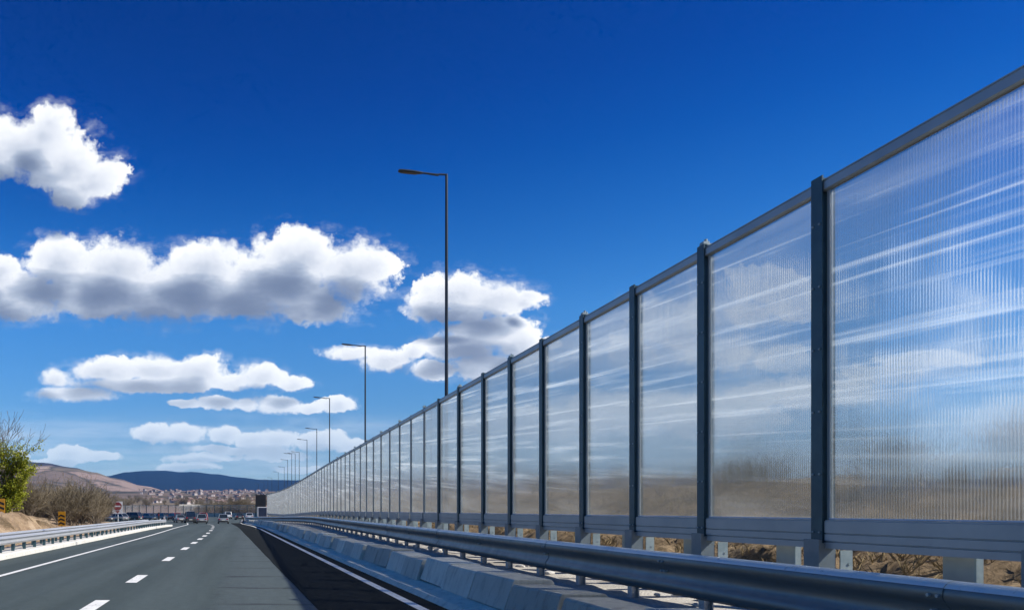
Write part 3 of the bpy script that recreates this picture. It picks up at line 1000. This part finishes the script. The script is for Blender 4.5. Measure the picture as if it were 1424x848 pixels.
def leafy_tree(x, y, z, h, r, seed, label, leaves=9000):
    rnd = random.Random(seed)
    root = empty('leafy_tree', (x, y, z)); tag(root, label, 'tree')
    w, t = bare_shrub_mesh(seed, h * 1.05, 0.45, 3, 4, 0.09, 0.008)
    w.build('trunk', M['bark'], root)
    t.build('branches', M['bark'], root)
    mb = MB()
    tips = [Vector(p) for p in t.v]
    for _ in range(leaves):
        p = rnd.choice(tips) + Vector((rnd.gauss(0, .10), rnd.gauss(0, .10), rnd.gauss(0, .10)))
        if p.z < h * 0.12 or p.z > h:
            continue
        if rnd.random() < smooth(0.55, 0.95, p.z / h):
            continue
        s = rnd.uniform(0.04, 0.085)
        a = Vector((rnd.uniform(-1, 1), rnd.uniform(-1, 1), rnd.uniform(-1, 1))).normalized()
        b = a.cross(Vector((rnd.uniform(-1, 1), rnd.uniform(-1, 1), 1))).normalized()
        mb.add([p - a * s, p + b * s * 0.5, p + a * s, p - b * s * 0.5], [(0, 1, 2, 3)])
    mb.build('crown', M['leaf'], root)
leafy_tree(-13.55, 42.5, 1.0, 4.7, 2, 5, 'young tree with fresh yellow green leaves at the left edge above the ochre slope', 30000)
leafy_tree(-12.9, 43.0, 1.0, 2.3, 2, 8, 'low yellow green bush in front of the brown thicket on the slope', 9000)

mb = MB()
rg = random.Random(21)
for _ in range(3400):
    y = 5 + 45 * rg.random() ** 1.6; d = 0.1 + 5.5 * rg.random() ** 1.3
    if mnoise.noise((y * 0.8, d * 0.8, 2)) < -0.05:
        continue
    x = wall_x(y) + 1 + d; z = bank_z(x, y) - 0.02
    for k in range(5):
        a = rg.uniform(0, 6.28); h = rg.uniform(0.07, 0.22); l = rg.uniform(0.3, 1.1) * h; w = 0.006
        px, py = x + rg.uniform(-.04, .04), y + rg.uniform(-.04, .04)
        ca, sa = math.cos(a), math.sin(a)
        mb.add([(px - sa * w, py + ca * w, z), (px + sa * w, py - ca * w, z), (px + ca * l * .5 + sa * w * .7, py + sa * l * .5 - ca * w * .7, z + h * .7), (px + ca * l, py + sa * l, z + h), (px + ca * l * .5 - sa * w * .7, py + sa * l * .5 + ca * w * .7, z + h * .7)], [(0, 1, 2, 3, 4)])
tag(mb.build('dry_grass', M['straw']), kind='stuff')

# ------------------------------------------------------------------ signs
def arrow_sign(x, y, z, label, h=1.9):
    root = empty('chevron_sign', (x, y, z), R(-14)); root.scale = (0.66, 0.66, 0.66); tag(root, label, 'road sign', 'yellow chevron signs on the left slope')
    mb = MB(); mb.cyl((0, 0.04, h / 2 - 0.2), (0, 0, 1), 0.035, h + 0.3, 10); mb.build('pole', M['galv_light'], root)
    mb = MB(); mb.box(-0.36, 0.36, -0.02, 0.0, 0.55, h); b = mb.build('board', M['sign_yellow'], root, bevel=0.008)
    mb = MB()
    zc = 0.62
    while zc + 0.32 < h:
        w, t = 0.32, 0.17
        vs = [(w, -0.024, zc), (w, -0.024, zc + t), (0 - 0.1, -0.024, zc + t + 0.14), (-w, -0.024, zc + t), (-w, -0.024, zc), (0 - 0.1, -0.024, zc + 0.14)]
        mb.add(vs, [(0, 1, 2, 5), (5, 2, 3, 4)])
        zc += 0.36
    mb.build('chevron', M['sign_black'], b)
arrow_sign(-11.45, 49.0, 0.14, 'yellow and black chevron sign on the slope in front of the brown thicket')
arrow_sign(-12.28, 39.5, 0.60, 'yellow and black chevron sign below the green tree at the left edge', 2.2)

ne = empty('no_entry_sign', (-18.6, 114, -0.6)); tag(ne, 'red no entry sign with white bar on a white board beside the queue of cars', 'road sign')
mb = MB(); mb.cyl((0.05, 0.08, 0.9), (0, 0, 1), 0.07, 2.0, 12); mb.build('pole', M['sign_white'], ne)
mb = MB(); mb.box(-0.72, 0.72, -0.02, 0.02, 1.55, 3.3); bd = mb.build('board', M['sign_white'], ne, bevel=0.008)
mb = MB(); mb.cyl((0, -0.03, 2.62), (0, 1, 0), 0.60, 0.016, 28); rd = mb.build('disc', M['sign_red'], ne)
mb = MB(); mb.box(-0.42, 0.42, -0.046, -0.040, 2.53, 2.71); mb.build('bar', M['sign_white'], rd)
mb = MB(); mb.add([(-0.34, -0.03, 1.95), (0.34, -0.03, 1.95), (0, -0.03, 1.60), (-0.34, -0.024, 1.95), (0.34, -0.024, 1.95), (0, -0.024, 1.60)],
                  [(0, 1, 2), (5, 4, 3), (0, 3, 4, 1), (1, 4, 5, 2), (2, 5, 3, 0)]); mb.build('warning_triangle', M['sign_red'], ne)

# markers at the end of the left rail
def delineator(x, y, h, mat, label, name='marker_post'):
    r = empty(name, (x, y, drop(y))); tag(r, label, 'marker post')
    mb = MB(); mb.box(-0.085, 0.085, -0.05, 0.05, 0, h); mb.build('shaft', M[mat], r, bevel=0.02)
    mb = MB(); mb.box(-0.06, 0.06, -0.056, -0.051, h - 0.32, h - 0.14); mb.build('reflector', M['sign_red'], r)
delineator(-8.35, 75.2, 1.35, 'black_plastic', 'dark marker post at the end of the left kerb')
delineator(-8.62, 78.5, 0.75, 'sign_white', 'short white marker post behind the dark one at the left kerb end')
delineator(-8.28, 79.5, 0.9, 'sign_white', 'taller white marker post behind the dark one at the left kerb end')

# railing by the queue
rl = empty('railing', (-17.5, 92, -0.4)); tag(rl, 'low dark railing below the no entry sign', 'railing')
for k in range(15):
    mb = MB(); mb.box(-2.6 + k * 0.46 - 0.03, -2.6 + k * 0.46 + 0.03, -0.03, 0.03, -0.3, 1.0); mb.build('post', M['steel_dark'], rl)
for z in (0.45, 0.93):
    mb = MB(); mb.box(-2.7, 4.0, -0.045, -0.03, z, z + 0.09); mb.build('rail', M['steel'], rl)

# second carriageway rail in the queue area
left_curve = empty('guardrail', (-24, 140, -0.6)); tag(left_curve, 'grey guardrail curving behind the queued cars on the left', 'guardrail')
pth = [(-44 + 2.2 * k, 172 - 0.035 * (k - 4) ** 2 - 1.2 * k, 0.0) for k in range(14)]
o = beam('beam', M['rail_light'], pth, 0.31, 0.085, -1, 0.01, left_curve); o.matrix_parent_inverse = Matrix.Translation(-left_curve.location)
for x, y, z in pth[::1]:
    mb = MB(); mb.box(x - 0.06, x + 0.06, y + 0.02, y + 0.12, -0.65, 0.3)
    o = mb.build('post', M['rail'], left_curve); o.matrix_parent_inverse = Matrix.Translation(-left_curve.location)

# ------------------------------------------------------------------ boards by the end of the wall
bb = empty('billboard', (3.25, 182, -0.8)); tag(bb, 'dark slatted board raised on posts at the far end of the tall noise barrier', 'billboard')
mb = MB(); mb.box(-1.2, 1.2, 0, 0.12, 3.0, 5.8); f = mb.build('panel', M['board_dark'], bb)
for k in range(9):
    mb = MB(); mb.box(-1.15 + k * 0.27, -1.05 + k * 0.27, -0.05, -0.002, 3.05, 5.75); mb.build('slat', M['black_plastic'], f)
for sx in (-0.9, 0.9):
    mb = MB(); mb.box(sx - 0.08, sx + 0.08, 0.125, 0.27, 0, 5.6); mb.build('post', M['steel_dark'], bb)

def wheel_part(root, x, y, r, w):
    mb = MB(); mb.cyl((x, y, r), (1, 0, 0), r, w, 20); t = mb.build('wheel', M['tyre'], root, auto=0.6)
    mb = MB(); mb.cyl((x, y, r), (1, 0, 0), r * 0.62, w + 0.02, 14); mb.build('rim', M['rim'], t, auto=0.6)

tk = empty('truck', (3.35, 166, -0.6)); tag(tk, 'white box truck with navy rear door at the far end of the noise barrier', 'truck')
mb = MB(); mb.box(-1.07, 1.07, 0, 4.6, 0.62, 2.72); mb.build('cargo_box', M['sign_white'], tk, bevel=0.03)
mb = MB(); mb.box(-0.86, 0.86, -0.03, -0.002, 0.74, 2.56); mb.build('rear_door', M['navy'], tk, bevel=0.01)
mb = MB(); mb.box(-0.95, 0.95, 4.7, 6.2, 0.5, 2.3); mb.build('cab', M['sign_white'], tk, bevel=0.15)
mb = MB(); mb.box(-0.9, 0.9, -0.05, 6.1, 0.42, 0.60); mb.build('chassis', M['black_plastic'], tk)
for sx in (-0.85, 0.85):
    wheel_part(tk, sx, 1.0, 0.42, 0.3); wheel_part(tk, sx, 5.3, 0.42, 0.26)
    mb = MB(); mb.box(sx - 0.09, sx + 0.09, -0.075, -0.052, 0.46, 0.58); mb.build('tail_light', M['red_lamp'], tk)

# ------------------------------------------------------------------ cars
car_paint = {}
def paint(c):
    if c not in car_paint:
        m, t, out = new_mat('car_paint')
        bsdf(t, out, c, 0.3, 0.2, None, 0.5, **{'Coat Weight': 0.6, 'Coat Roughness': 0.08})
        car_paint[c] = m
    return car_paint[c]

def make_car(x, y, rz, color, label, kind='hatch', s=1.0):
    """nose towards +y, so the camera sees the rear at rz = 0"""
    z = drop(y)
    root = empty('car', (x, y, z), rz); root.scale = (s, s, s)
    tag(root, label, 'car', 'cars on the motorway ahead')
    H = {'hatch': 1.50, 'sedan': 1.44, 'suv': 1.68, 'van': 1.95}[kind]
    belt = {'hatch': 0.92, 'sedan': 0.90, 'suv': 1.02, 'van': 1.10}[kind]
    Ln = {'hatch': 4.1, 'sedan': 4.6, 'suv': 4.6, 'van': 4.9}[kind]
    W = 0.87 if kind != 'van' else 0.93
    h = Ln / 2
    body = paint(color)
    mb = MB()
    rings = []
    for yy, zb, zt, w in ((-h, 0.42, belt - 0.16, 0.80), (-h + 0.06, 0.28, belt - 0.04, 0.93), (-h + 0.5, 0.22, belt + 0.01, 1.0), (-0.4, 0.20, belt, 1.0), (0.7, 0.20, belt - 0.02, 1.0),
                          (1.0, 0.21, belt - 0.06, 0.99), (h - 0.55, 0.24, belt - 0.18, 0.96), (h - 0.1, 0.30, belt - 0.30, 0.86), (h, 0.42, belt - 0.42, 0.74)):
        ww = W * w
        rings.append([(-ww * 0.92, yy, zb), (ww * 0.92, yy, zb), (ww, yy, zb + 0.14), (ww, yy, (zb + zt) / 2 + 0.05), (ww * 0.96, yy, zt - 0.05), (ww * 0.86, yy, zt),
                      (-ww * 0.86, yy, zt), (-ww * 0.96, yy, zt - 0.05), (-ww, yy, (zb + zt) / 2 + 0.05), (-ww, yy, zb + 0.14)])
    mb.loft(rings); mb.build('body', body, root, auto=0.6)
    r0, r1 = {'hatch': (-h + 0.12, -h + 0.62), 'sedan': (-h + 0.75, -h + 1.35), 'suv': (-h + 0.10, -h + 0.45), 'van': (-h + 0.06, -h + 0.20)}[kind]
    f0, f1 = (1.15, 0.35) if kind != 'van' else (1.75, 1.0)
    mb = MB()
    rings = [[(-W * 0.85, r0, belt - 0.02), (W * 0.85, r0, belt - 0.02), (W * 0.85, f0, belt - 0.08), (-W * 0.85, f0, belt - 0.08)],
             [(-W * 0.68, r1, H - 0.045), (W * 0.68, r1, H - 0.045), (W * 0.68, f1, H - 0.045), (-W * 0.68, f1, H - 0.045)]]
    mb.loft(rings); mb.build('window', M['glass'], root, bevel=0.03)
    mb = MB()
    mb.loft([[(-W * 0.70, r1 - 0.06, H - 0.05), (W * 0.70, r1 - 0.06, H - 0.05), (W * 0.70, f1 + 0.04, H - 0.05), (-W * 0.70, f1 + 0.04, H - 0.05)],
             [(-W * 0.60, r1 + 0.06, H), (W * 0.60, r1 + 0.06, H), (W * 0.60, f1 - 0.10, H), (-W * 0.60, f1 - 0.10, H)]])
    rf = mb.build('roof', body, root, bevel=0.02)
    mb = MB()
    for sx in (-1, 1):                          # corner pillars
        mb.tube([(sx * W * 0.84, r0 - 0.01, belt - 0.03), (sx * W * 0.685, r1 - 0.01, H - 0.04)], 0.05, 6)
        mb.tube([(sx * W * 0.84, f0 + 0.01, belt - 0.08), (sx * W * 0.685, f1 + 0.01, H - 0.04)], 0.04, 6)
        mb.tube([(sx * W * 0.855, -0.1, belt - 0.03), (sx * W * 0.695, -0.1, H - 0.04)], 0.035, 6)
    mb.build('pillar', body, rf)
    for sx in (-1, 1):
        mb = MB(); mb.box(sx * W * 0.70 - 0.13, sx * W * 0.70 + 0.13, -h - 0.015, -h + 0.10, belt - 0.30, belt - 0.13); mb.build('tail_light', M['red_lamp'], root, bevel=0.02)
        mb = MB(); mb.box(sx * W * 0.62 - 0.15, sx * W * 0.62 + 0.15, h - 0.16, h + 0.005, belt - 0.42, belt - 0.30); mb.build('headlight', M['head_lamp'], root, bevel=0.02)
        mb = MB(); mb.box(sx * (W + 0.09) - 0.09, sx * (W + 0.09) + 0.09, 0.80, 0.90, belt - 0.02, belt + 0.12); mb.build('mirror', body, root, bevel=0.03)
        for yy in (-h + 0.82, h - 0.85):
            wheel_part(root, sx * (W - 0.10), yy, 0.32, 0.22)
    mb = MB(); mb.box(-W * 0.86, W * 0.86, -h - 0.05, -h + 0.25, 0.27, 0.46); mb.build('bumper', M['black_plastic'], root, bevel=0.03)
    mb = MB(); mb.box(-0.26, 0.26, -h - 0.062, -h - 0.052, 0.52, 0.63); mb.build('number_plate', M['plate'], root)
    return root
white, silver, dark, red, blue, black, navy = (0.50, 0.52, 0.54), (0.24, 0.26, 0.28), (0.04, 0.045, 0.05), (0.25, 0.02, 0.025), (0.05, 0.08, 0.16), (0.015, 0.016, 0.018), (0.02, 0.03, 0.07)
make_car(-3.55, 120, R(2), silver, 'silver hatchback alone in the right lane beside the tall noise barrier', 'hatch', 0.95)
make_car(-6.75, 119, R(3), silver, 'silver car with a dark window in the left lane, nearest of that lane', 'hatch', 0.95)
make_car(-9.2, 128, R(8), dark, 'dark van close behind and left of the silver car in the left lane', 'van', 0.95)
make_car(-7.6, 136, R(8), red, 'dark red car just ahead of the silver car in the left lane', 'suv', 0.95)
make_car(-11.4, 134, R(14), silver, 'pale car seen at an angle left of the dark van', 'sedan', 0.9)
make_car(-14.8, 160, R(35), red, 'reddish car farther along the bend, left of the pale angled car', 'hatch')
make_car(-17.6, 163, R(40), navy, 'dark blue car on the bend beside the far guardrail', 'hatch')
make_car(-20.0, 160, R(45), blue, 'blue car turning on the bend near the white marker posts', 'sedan')
make_car(-4.6, 186, R(10), white, 'white car far ahead beside the low far barrier', 'suv')
make_car(-1.6, 170, R(5), dark, 'dark car far ahead to the right of the silver hatchback', 'sedan')
make_car(0.6, 176, R(0), white, 'small white car far ahead near the box truck', 'sedan')
make_car(-25.5, 139, R(60), navy, 'navy car in the left queue under the no entry sign', 'sedan')
make_car(-22.0, 150, R(65), dark, 'dark car in the left queue right of the no entry sign', 'suv')
make_car(-27.5, 150, R(70), black, 'black car at the left end of the queue by the thicket', 'suv')
make_car(-23.2, 142.5, R(55), silver, 'grey car in the left queue between two dark cars', 'hatch')
make_car(-29.0, 178, R(75), white, 'white car behind the grey curved guardrail on the left', 'hatch')

# ------------------------------------------------------------------ distant town
def house_proto(w, d, h, rh):
    root = empty('house')
    mb = MB(); mb.box(-w / 2, w / 2, -d / 2, d / 2, -3, h); wl = mb.build('wall', M['render'], root)
    mb = MB()
    o = 0.4
    mb.add([(-w / 2 - o, -d / 2 - o, h), (w / 2 + o, -d / 2 - o, h), (w / 2 + o, d / 2 + o, h), (-w / 2 - o, d / 2 + o, h), (-w / 2 - o, 0, h + rh), (w / 2 + o, 0, h + rh)],
           [(0, 1, 5, 4), (2, 3, 4, 5), (0, 4, 3), (1, 2, 5), (3, 2, 1, 0)])
    mb.build('roof', M['roof_tile'], root)
    for k in range(3):
        for fl in range(int(h // 2.8)):
            xx = -w / 2 + w * (k + 0.5) / 3
            mb = MB(); mb.box(xx - 0.5, xx + 0.5, -d / 2 - 0.05, -d / 2 - 0.003, 0.9 + fl * 2.8, 2.2 + fl * 2.8); mb.build('window', M['window_dark'], root)
    return root
hp = [house_proto(9, 8, 5.8, 2.4), house_proto(13, 9, 5.8, 2.8), house_proto(8, 8, 8.6, 2.2), house_proto(18, 10, 3.4, 2.2)]
first = set()
rt = random.Random(5)
for i in range(190):
    sxp = rt.choice((rt.uniform(190, 375), rt.uniform(235, 300), rt.uniform(290, 375)))
    Y = rt.uniform(850, 2500)
    X = (sxp - VX) / F_PX * Y
    k = rt.randrange(4)
    o = hp[k] if k not in first else copy_tree(hp[k])
    first.add(k)
    s = rt.uniform(0.5, 0.85)
    o.location = (X, Y, hill_z(X, Y)); o.rotation_euler = (0, 0, rt.uniform(-0.8, 0.8) + rt.choice((0, 1.57))); o.scale = (s, s, s)
    tag(o, 'small pale house with terracotta roof in the town on the far hillside', 'house', 'houses of the town below the hills')
wh = empty('warehouse', (-31, 440, hill_z(-31, 440) - 0.5)); tag(wh, 'long low cream building beyond the far noise barrier', 'building')
mb = MB(); mb.box(-6, 6, -4, 4, -1, 4.2); mb.build('wall', M['cream'], wh)
mb = MB(); mb.add([(-6.3, -4.3, 4.2), (6.3, -4.3, 4.2), (6.3, 4.3, 4.2), (-6.3, 4.3, 4.2), (-6.3, 0, 5.2), (6.3, 0, 5.2)], [(0, 1, 5, 4), (2, 3, 4, 5), (0, 4, 3), (1, 2, 5), (3, 2, 1, 0)])
mb.build('roof', M['cream'], wh)
for k in range(5):
    mb = MB(); mb.box(-5 + k * 2.3, -4 + k * 2.3, -4.05, -4.003, 2.0, 3.2); mb.build('window', M['window_dark'], wh)
# trees scattered through the town and valley
for i in range(70):
    sxp = rt.uniform(150, 375); Y = rt.uniform(480, 1500); X = (sxp - VX) / F_PX * Y
    shrub(X, Y, hill_z(X, Y) - 0.4, rt.uniform(1.6, 2.8), 'small dark tree dotted among the houses and fields of the valley', 'trees in the valley')

# ------------------------------------------------------------------ haze
HAZE = True
if HAZE:
    mb = MB(); mb.box(-8900, 11000, -400, 8700, -2.2, 420)
    m, t, out = new_mat('haze_air')
    v = t.n('ShaderNodeVolumePrincipled')
    v.inputs['Color'].default_value = (0.20, 0.48, 1.0, 1)
    v.inputs['Density'].default_value = 4.5e-5
    v.inputs['Anisotropy'].default_value = 0.0
    t.link(v.outputs[0], out.inputs['Volume'])
    tag(mb.build('haze', m), kind='stuff')

# ------------------------------------------------------------------ light and sky
SUN_EL, SUN_AZ = 41.0, 110.0         # azimuth clockwise from +Y (the driving direction)
sd = Vector((math.cos(R(SUN_EL)) * math.sin(R(SUN_AZ)), math.cos(R(SUN_EL)) * math.cos(R(SUN_AZ)), math.sin(R(SUN_EL))))
sun = bpy.data.lights.new('sun', 'SUN'); sun.energy = 5.0; sun.angle = R(0.55); sun.color = (1.0, 0.94, 0.84)
so = bpy.data.objects.new('sun', sun); COL.objects.link(so)
so.rotation_euler = (-sd).to_track_quat('-Z', 'Y').to_euler()
so.location = (40, -20, 60)

world = bpy.data.worlds.new('World'); scene.world = world
world.use_nodes = True
world.node_tree.nodes.clear()
t = NT(world.node_tree)
wo = t.n('ShaderNodeOutputWorld'); bg = t.n('ShaderNodeBackground'); bg.inputs['Strength'].default_value = 0.085
t.link(bg.outputs[0], wo.inputs['Surface'])
sky = t.n('ShaderNodeTexSky', sky_type='NISHITA')
sky.sun_disc = False; sky.sun_elevation = R(SUN_EL); sky.sun_rotation = R(SUN_AZ)
sky.altitude = 400; sky.air_density = 1.0; sky.dust_density = 0.1; sky.ozone_density = 2.0
hs = t.n('ShaderNodeHueSaturation'); t.link(sky.outputs[0], hs.inputs['Color'])
tcs = t.n('ShaderNodeTexCoord').outputs['Generated']
sps = t.n('ShaderNodeSeparateXYZ'); t.link(tcs, sps.inputs[0])
hs.inputs['Saturation'].default_value = 1.22
hs.inputs['Hue'].default_value = 0.500
skyc = t.mixc(1.0, hs.outputs[0], (0.66, 0.87, 1.06), 'MULTIPLY')
skyc = t.mixc(t.mapr(sps.outputs[2], 0.08, 0.46, 0, 1), skyc, t.mixc(1.0, skyc, (0.02, 0.56, 0.92), 'MULTIPLY'))
grade = t.ramp(sps.outputs[2], [(0.0, (0.66, 0.66, 0.76)), (0.09, (0.70, 0.76, 0.86)), (0.23, (0.92, 1.13, 1.15)), (0.40, (0.12, 0.73, 0.98)), (0.53, (0.0, 0.54, 0.80)), (0.85, (1.6, 1.25, 1.0))])
skyc = t.mixc(1.0, skyc, grade, 'MULTIPLY')

TAU = (0.40, 0.55, 2.5)
# cumulus: ellipses (cx, cy, rx, ry) in photo pixels turned into sky directions
CL = [(72, 172, 34, 32), (40, 205, 95, 45), (95, 230, 70, 42), (135, 245, 48, 34), (-40, 200, 70, 48), (105, 268, 38, 22), (-10, 225, 60, 26),
      (85, 365, 62, 40), (165, 368, 70, 42), (285, 368, 70, 38), (420, 358, 75, 42), (490, 375, 72, 46), (250, 405, 290, 46), (20, 410, 90, 36), (440, 430, 62, 24), (360, 395, 120, 46), (5, 375, 26, 22), 
      (635, 406, 72, 34), (690, 412, 62, 31), (596, 425, 40, 24), (735, 410, 18, 12), (680, 466, 78, 30), (724, 480, 40, 26), (640, 486, 64, 22), (640, 440, 50, 12), (600, 514, 36, 16), (680, 512, 70, 22),
      (490, 488, 46, 13), (540, 497, 42, 17), (575, 487, 22, 14),
      (82, 526, 28, 17), (150, 515, 60, 21), (215, 511, 60, 21), (275, 515, 50, 23), (322, 530, 50, 13), (365, 522, 36, 19), (408, 531, 32, 11), (112, 550, 62, 13), (200, 536, 115, 13),
      (255, 562, 28, 8), (300, 560, 42, 11), (345, 560, 26, 12), (390, 562, 38, 16), (430, 566, 22, 9), (468, 563, 28, 14),
      (212, 602, 34, 15), (258, 604, 42, 18), (312, 607, 32, 13), (350, 613, 36, 12), (392, 611, 46, 15), (440, 614, 56, 15), (484, 621, 44, 12), (330, 626, 90, 7),
      (95, 629, 32, 11), (135, 634, 42, 9), (280, 637, 60, 7), (380, 634, 60, 8), (262, 648, 54, 8), (28, 630, 14, 10), (70, 640, 60, 7), (420, 650, 60, 6),
      (762, 474, 18, 10), (935, 450, 76, 42), (880, 486, 54, 28), (1060, 398, 62, 30), (1112, 424, 50, 26), (1040, 436, 44, 22), (1010, 486, 70, 30), (1080, 500, 56, 22), (1230, 520, 80, 16), (1150, 545, 140, 24), (880, 570, 120, 34), (1000, 580, 100, 34), (1300, 500, 90, 14), (760, 590, 130, 26)]
def cloud_group(name, fine):
    grp = bpy.data.node_groups.new(name, 'ShaderNodeTree')
    grp.interface.new_socket('P', in_out='INPUT', socket_type='NodeSocketVector')
    grp.interface.new_socket('D', in_out='OUTPUT', socket_type='NodeSocketFloat')
    g = NT(grp)
    gi = g.n('NodeGroupInput'); go = g.n('NodeGroupOutput')
    P = gi.outputs[0]
    NP = g.vec('SCALE', P, s=2.7)
    wn = g.noise(NP, 4.0, 5 if fine else 2, 0.6, col=True)
    wc = g.vec('SUBTRACT', wn, (0.5, 0.5, 0.5))
    PW = g.vec('ADD', P, g.vec('SCALE', wc, s=0.028))
    E = None
    for cx, cy, rx, ry in CL:
        u, v = (cx - VX) / F_PX, (VY - cy) / F_PX
        q = g.vec('MULTIPLY', g.vec('SUBTRACT', PW, (u, v, 0)), (F_PX / rx, F_PX / ry, 0))
        e = g.math('SUBTRACT', 1.0, g.vec('LENGTH', q))
        E = e if E is None else g.math('SMOOTH_MAX', E, e, 0.16 if fine else 0.45)
    D = g.math('SUBTRACT', E, 0.02)
    NW = g.vec('ADD', NP, g.vec('SCALE', wc, s=0.10))
    D = g.math('ADD', D, g.math('MULTIPLY', g.math('SUBTRACT', 0.55, g.voro(NW, 11.0)), 0.36 if fine else 0.14))
    if fine:
        D = g.math('ADD', D, g.math('MULTIPLY', g.math('SUBTRACT', 0.55, g.voro(NW, 27.0, 'F1')), 0.20))
        D = g.math('ADD', D, g.math('MULTIPLY', g.math('SUBTRACT', g.noise(NP, 15.0, 8, 0.66), 0.5), 0.85))
        D = g.math('ADD', D, g.math('MULTIPLY', g.math('SUBTRACT', g.noise(NP, 46.0, 4, 0.6), 0.5), 0.42))
    else:
        D = g.math('ADD', g.math('SUBTRACT', D, 0.10), g.math('MULTIPLY', g.math('SUBTRACT', g.noise(g.vec('MULTIPLY', NP, (0.55, 1.3, 1.0)), 9.0, 5, 0.60), 0.5), 0.75))
    g.link(D, go.inputs[0])
    return grp
G_FINE, G_SOFT = cloud_group('CloudField', True), cloud_group('CloudShade', False)

tc = t.n('ShaderNodeTexCoord').outputs['Generated']
sep = t.n('ShaderNodeSeparateXYZ'); t.link(tc, sep.inputs[0])
yy = t.math('MAXIMUM', sep.outputs[1], 0.05)
cv = t.n('ShaderNodeCombineXYZ')
t.link(t.math('DIVIDE', sep.outputs[0], yy), cv.inputs[0]); t.link(t.math('DIVIDE', sep.outputs[2], yy), cv.inputs[1])
Pd = cv.outputs[0]
vv = t.math('DIVIDE', sep.outputs[2], yy)
def field(p, grp):
    nd = t.n('ShaderNodeGroup'); nd.node_tree = grp
    t.link(p, nd.inputs[0])
    return nd.outputs[0]
D0 = field(Pd, G_FINE)
sc = t.math('ADD', vv, 0.10)
def off(a):
    return t.vec('ADD', Pd, t.vec('SCALE', (0.50, 0.87, 0.0), s=t.math('MULTIPLY', sc, a)))
D1, D2 = field(off(0.035), G_SOFT), field(off(0.115), G_SOFT)
def pos0(d):
    return t.math('MAXIMUM', d, 0.0)
tau = t.math('ADD', t.math('MULTIPLY', pos0(D0), TAU[0]), t.math('ADD', t.math('MULTIPLY', pos0(D1), TAU[1]), t.math('MULTIPLY', pos0(D2), TAU[2])))
# shading eased so the clouds to the right are painted whiter
thin = t.mapr(t.math('DIVIDE', sep.outputs[0], yy), 0.36, 0.52, -1.0, -0.28)  # thin: eased shading factor, not cloud thickness
T = t.math('POWER', 2.718, t.math('MULTIPLY', tau, thin))
alpha = t.mapr(D0, -0.03, t.mapr(t.noise(Pd, 11.0, 3), 0.36, 0.66, 0.12, 0.62), 0, 1, True)
front = t.math('MULTIPLY', t.mapr(sep.outputs[1], 0.06, 0.2, 0, 1), t.mapr(vv, 0.0, 0.05, 0.0, 1.0))
halo = t.math('MULTIPLY', t.mapr(D0, -0.30, 0.05, 0, 0.30), t.mapr(t.noise(t.vec('MULTIPLY', Pd, (16, 34, 1)), 1.0, 6, 0.65), 0.44, 0.68, 0, 1, True))
alpha = t.math('MAXIMUM', alpha, halo)
veil = t.math('MULTIPLY', t.mapr(t.noise(t.vec('MULTIPLY', Pd, (3.2, 26, 1)), 1.0, 6, 0.6), 0.38, 0.66, 0.10, 0.62, True), t.mapr(vv, 0.075, 0.135, 1.0, 0.0, True))
alpha = t.math('MAXIMUM', alpha, veil)
alpha = t.math('MULTIPLY', alpha, front)
alpha = t.math('MULTIPLY', alpha, t.mapr(vv, 0.04, 0.15, 0.50, 1.0))
CW = 9.3
cc = t.ramp(T, [(0.0, (0.14, 0.19, 0.31)), (0.15, (0.22, 0.28, 0.41)), (0.36, (0.45, 0.52, 0.65)), (0.62, (0.78, 0.82, 0.90)), (0.88, (1.0, 1.02, 1.03))])
cc = t.mixc(t.mapr(vv, 0.05, 0.21, 0.70, 0.0), cc, (0.84, 0.92, 1.0))
cc = t.vec('SCALE', cc, s=CW)
mixed = t.mixc(alpha, skyc, cc)
t.link(mixed, bg.inputs['Color'])
world.cycles.sampling_method = 'MANUAL'
world.cycles.sample_map_resolution = 512

# ------------------------------------------------------------------ camera and render
cam = bpy.data.cameras.new('camera'); co = bpy.data.objects.new('camera', cam); COL.objects.link(co)
co.location = (0, 0, EYE); co.rotation_euler = (R(90), 0, 0)
cam.sensor_width = 36; cam.lens = 36 * F_PX / 1424
cam.shift_x = (712 - VX) / 1424; cam.shift_y = (VY - 424) / 1424
cam.clip_start = 0.1; cam.clip_end = 30000
scene.camera = co
scene.render.engine = 'CYCLES'
cy = scene.cycles
cy.use_denoising = True
cy.use_adaptive_sampling = True; cy.adaptive_threshold = 0.015; cy.adaptive_min_samples = 12
try:
    cy.denoiser = 'OPENIMAGEDENOISE'; cy.denoising_input_passes = 'RGB_ALBEDO_NORMAL'
except Exception:
    pass
cy.max_bounces = 9; cy.diffuse_bounces = 3; cy.glossy_bounces = 4; cy.transmission_bounces = 8; cy.transparent_max_bounces = 8; cy.volume_bounces = 0
cy.caustics_refractive = False; cy.caustics_reflective = False
cy.sample_clamp_indirect = 6.0
cy.volume_step_rate = 10
vs_ = scene.view_settings
vs_.view_transform = 'Standard'; vs_.look = 'None'; vs_.gamma = 1.0; vs_.use_curve_mapping = False
vs_.exposure = 0.45
